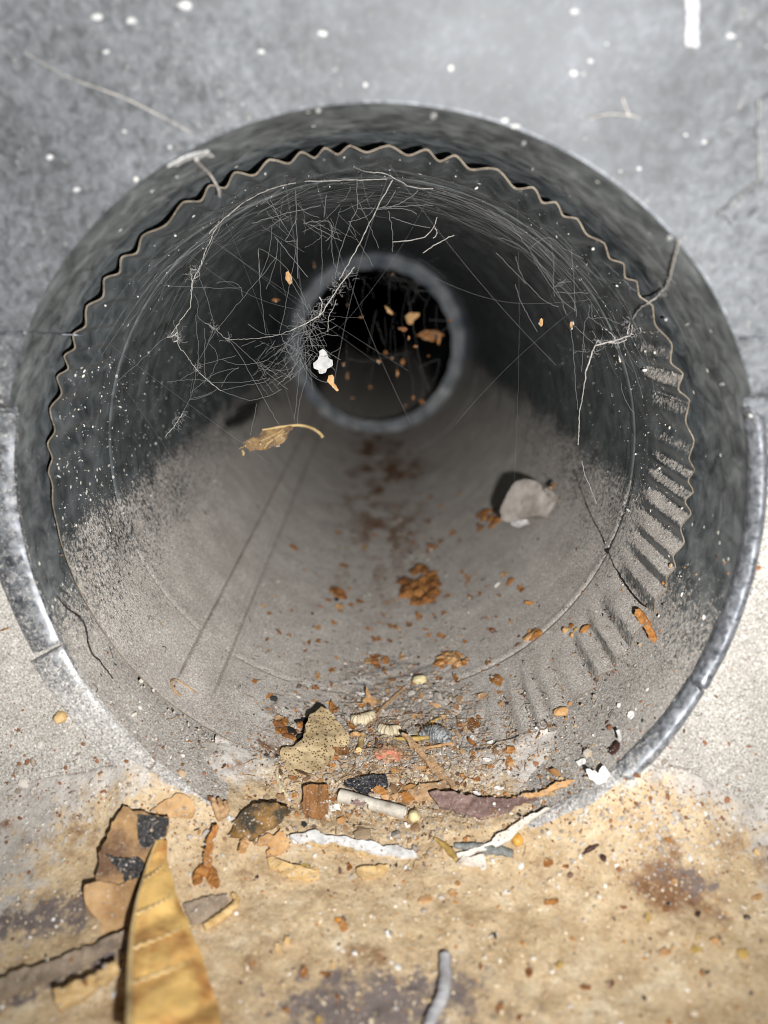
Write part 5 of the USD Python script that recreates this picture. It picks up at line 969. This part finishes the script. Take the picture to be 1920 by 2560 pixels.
flakes(P, 'rust_flake', ['rust_flake', 'rust_flake', 'rust_dark', 'rust_pale'], 'orange flake', 'rust', 'rust flakes on the pipe floor', (5, 12), 0.0004, 31)
P = [(u, v) for u, v in zip(rg.normal(1020, 170, 300), rg.normal(1880, 110, 300)) if 1740 < v < 2060 and 660 < u < 1500][:95]
flakes(P, 'rust_flake', ['rust_flake', 'rust_dark', 'rust_pale', 'wood_tan', 'wood_brown', 'rust_flake'], 'rusty flake', 'rust', 'rusty flakes in the dirt pile', (6, 14), 0.0006, 32, lean=0.3)
P = [(u, v) for u, v in zip(rg.normal(1020, 190, 200), rg.normal(1880, 110, 200)) if 1740 < v < 2080 and 600 < u < 1540][:60]
flakes(P, 'pale_chip', ['white_paint', 'plaster', 'tube_white', 'bone', 'pale_stick'], 'pale chip', 'chip', 'pale chips in the dirt pile', (4, 9), 0.0006, 33, lean=0.3)
P = [(u, v) for u, v in zip(rg.uniform(620, 1910, 200), rg.uniform(2090, 2555, 200)) if not (900 < u < 1200 and v > 2380)][:42]
flakes(P, 'foreground_flake', ['rust_flake', 'rust_pale', 'wood_pale', 'rust_dark', 'straw'], 'orange flake on sand', 'rust', 'orange flakes on the foreground sand', (6, 16), 0.0006, 34, lean=0.1)
P = list(zip(rg.uniform(620, 1910, 18), rg.uniform(2090, 2555, 18)))
flakes(P, 'foreground_chip', ['white_paint', 'pale_stick', 'plaster'], 'white chip on sand', 'chip', 'white chips on the foreground sand', (4, 9), 0.0006, 35, lean=0.1)
P = list(zip(rg.uniform(620, 1910, 18), rg.uniform(2060, 2500, 18)))
flakes(P, 'foreground_crumb', ['dark_seed', 'soot', 'bark'], 'dark crumb on sand', 'crumb', 'dark crumbs on the foreground sand', (4, 9), 0.0007, 36, lean=0.1)
def pick(lst, name, mats, label, cat, seed, **k):
    flakes(lst, name, mats, label, cat, None, seed=seed, **k)
for u, v, r, m_, lab in [(1090, 1370, 17, 'rust_dark', 'olive and orange flake left of the grey mortar chunk'), (1330, 1510, 14, 'rust_flake', 'forked orange flake on the right of the pipe floor'), (1245, 1700, 20, 'rust_flake', 'bent orange flake on the grey dust right of the pebble'), (835, 1775, 15, 'rust_flake', 'brown orange flake left of the ribbed larva skin'),
        (1183, 1815, 22, 'rust_dark', 'rust lump right of the upper needle'), (1280, 1880, 12, 'rust_flake', 'round orange flake under the black hair'), (1090, 1765, 13, 'rust_pale', 'square orange flake above the upper needle'), (950, 1978, 18, 'rust_flake', 'curled orange flake lying on the black roofing chip'), (1015, 1995, 20, 'rust_flake', 'orange flake on the tan bark flake')]:
    flakes([(u, v, r)], 'rust_flake', [m_], lab, 'rust', None, seed=int(u), thick=0.0008, lean=0.35, lift=0.0012 if u in (950, 1015) else 0.0003)
grains('settled_dust', 'dust and grit settled on top of the scraps and leaves', 1, on_tops, 0.00022, [(0.46, 0.42, 0.37), (0.60, 0.56, 0.50), (0.36, 0.28, 0.20), (0.30, 0.14, 0.05)], [4, 2, 3, 1], 10, flat=0.5)
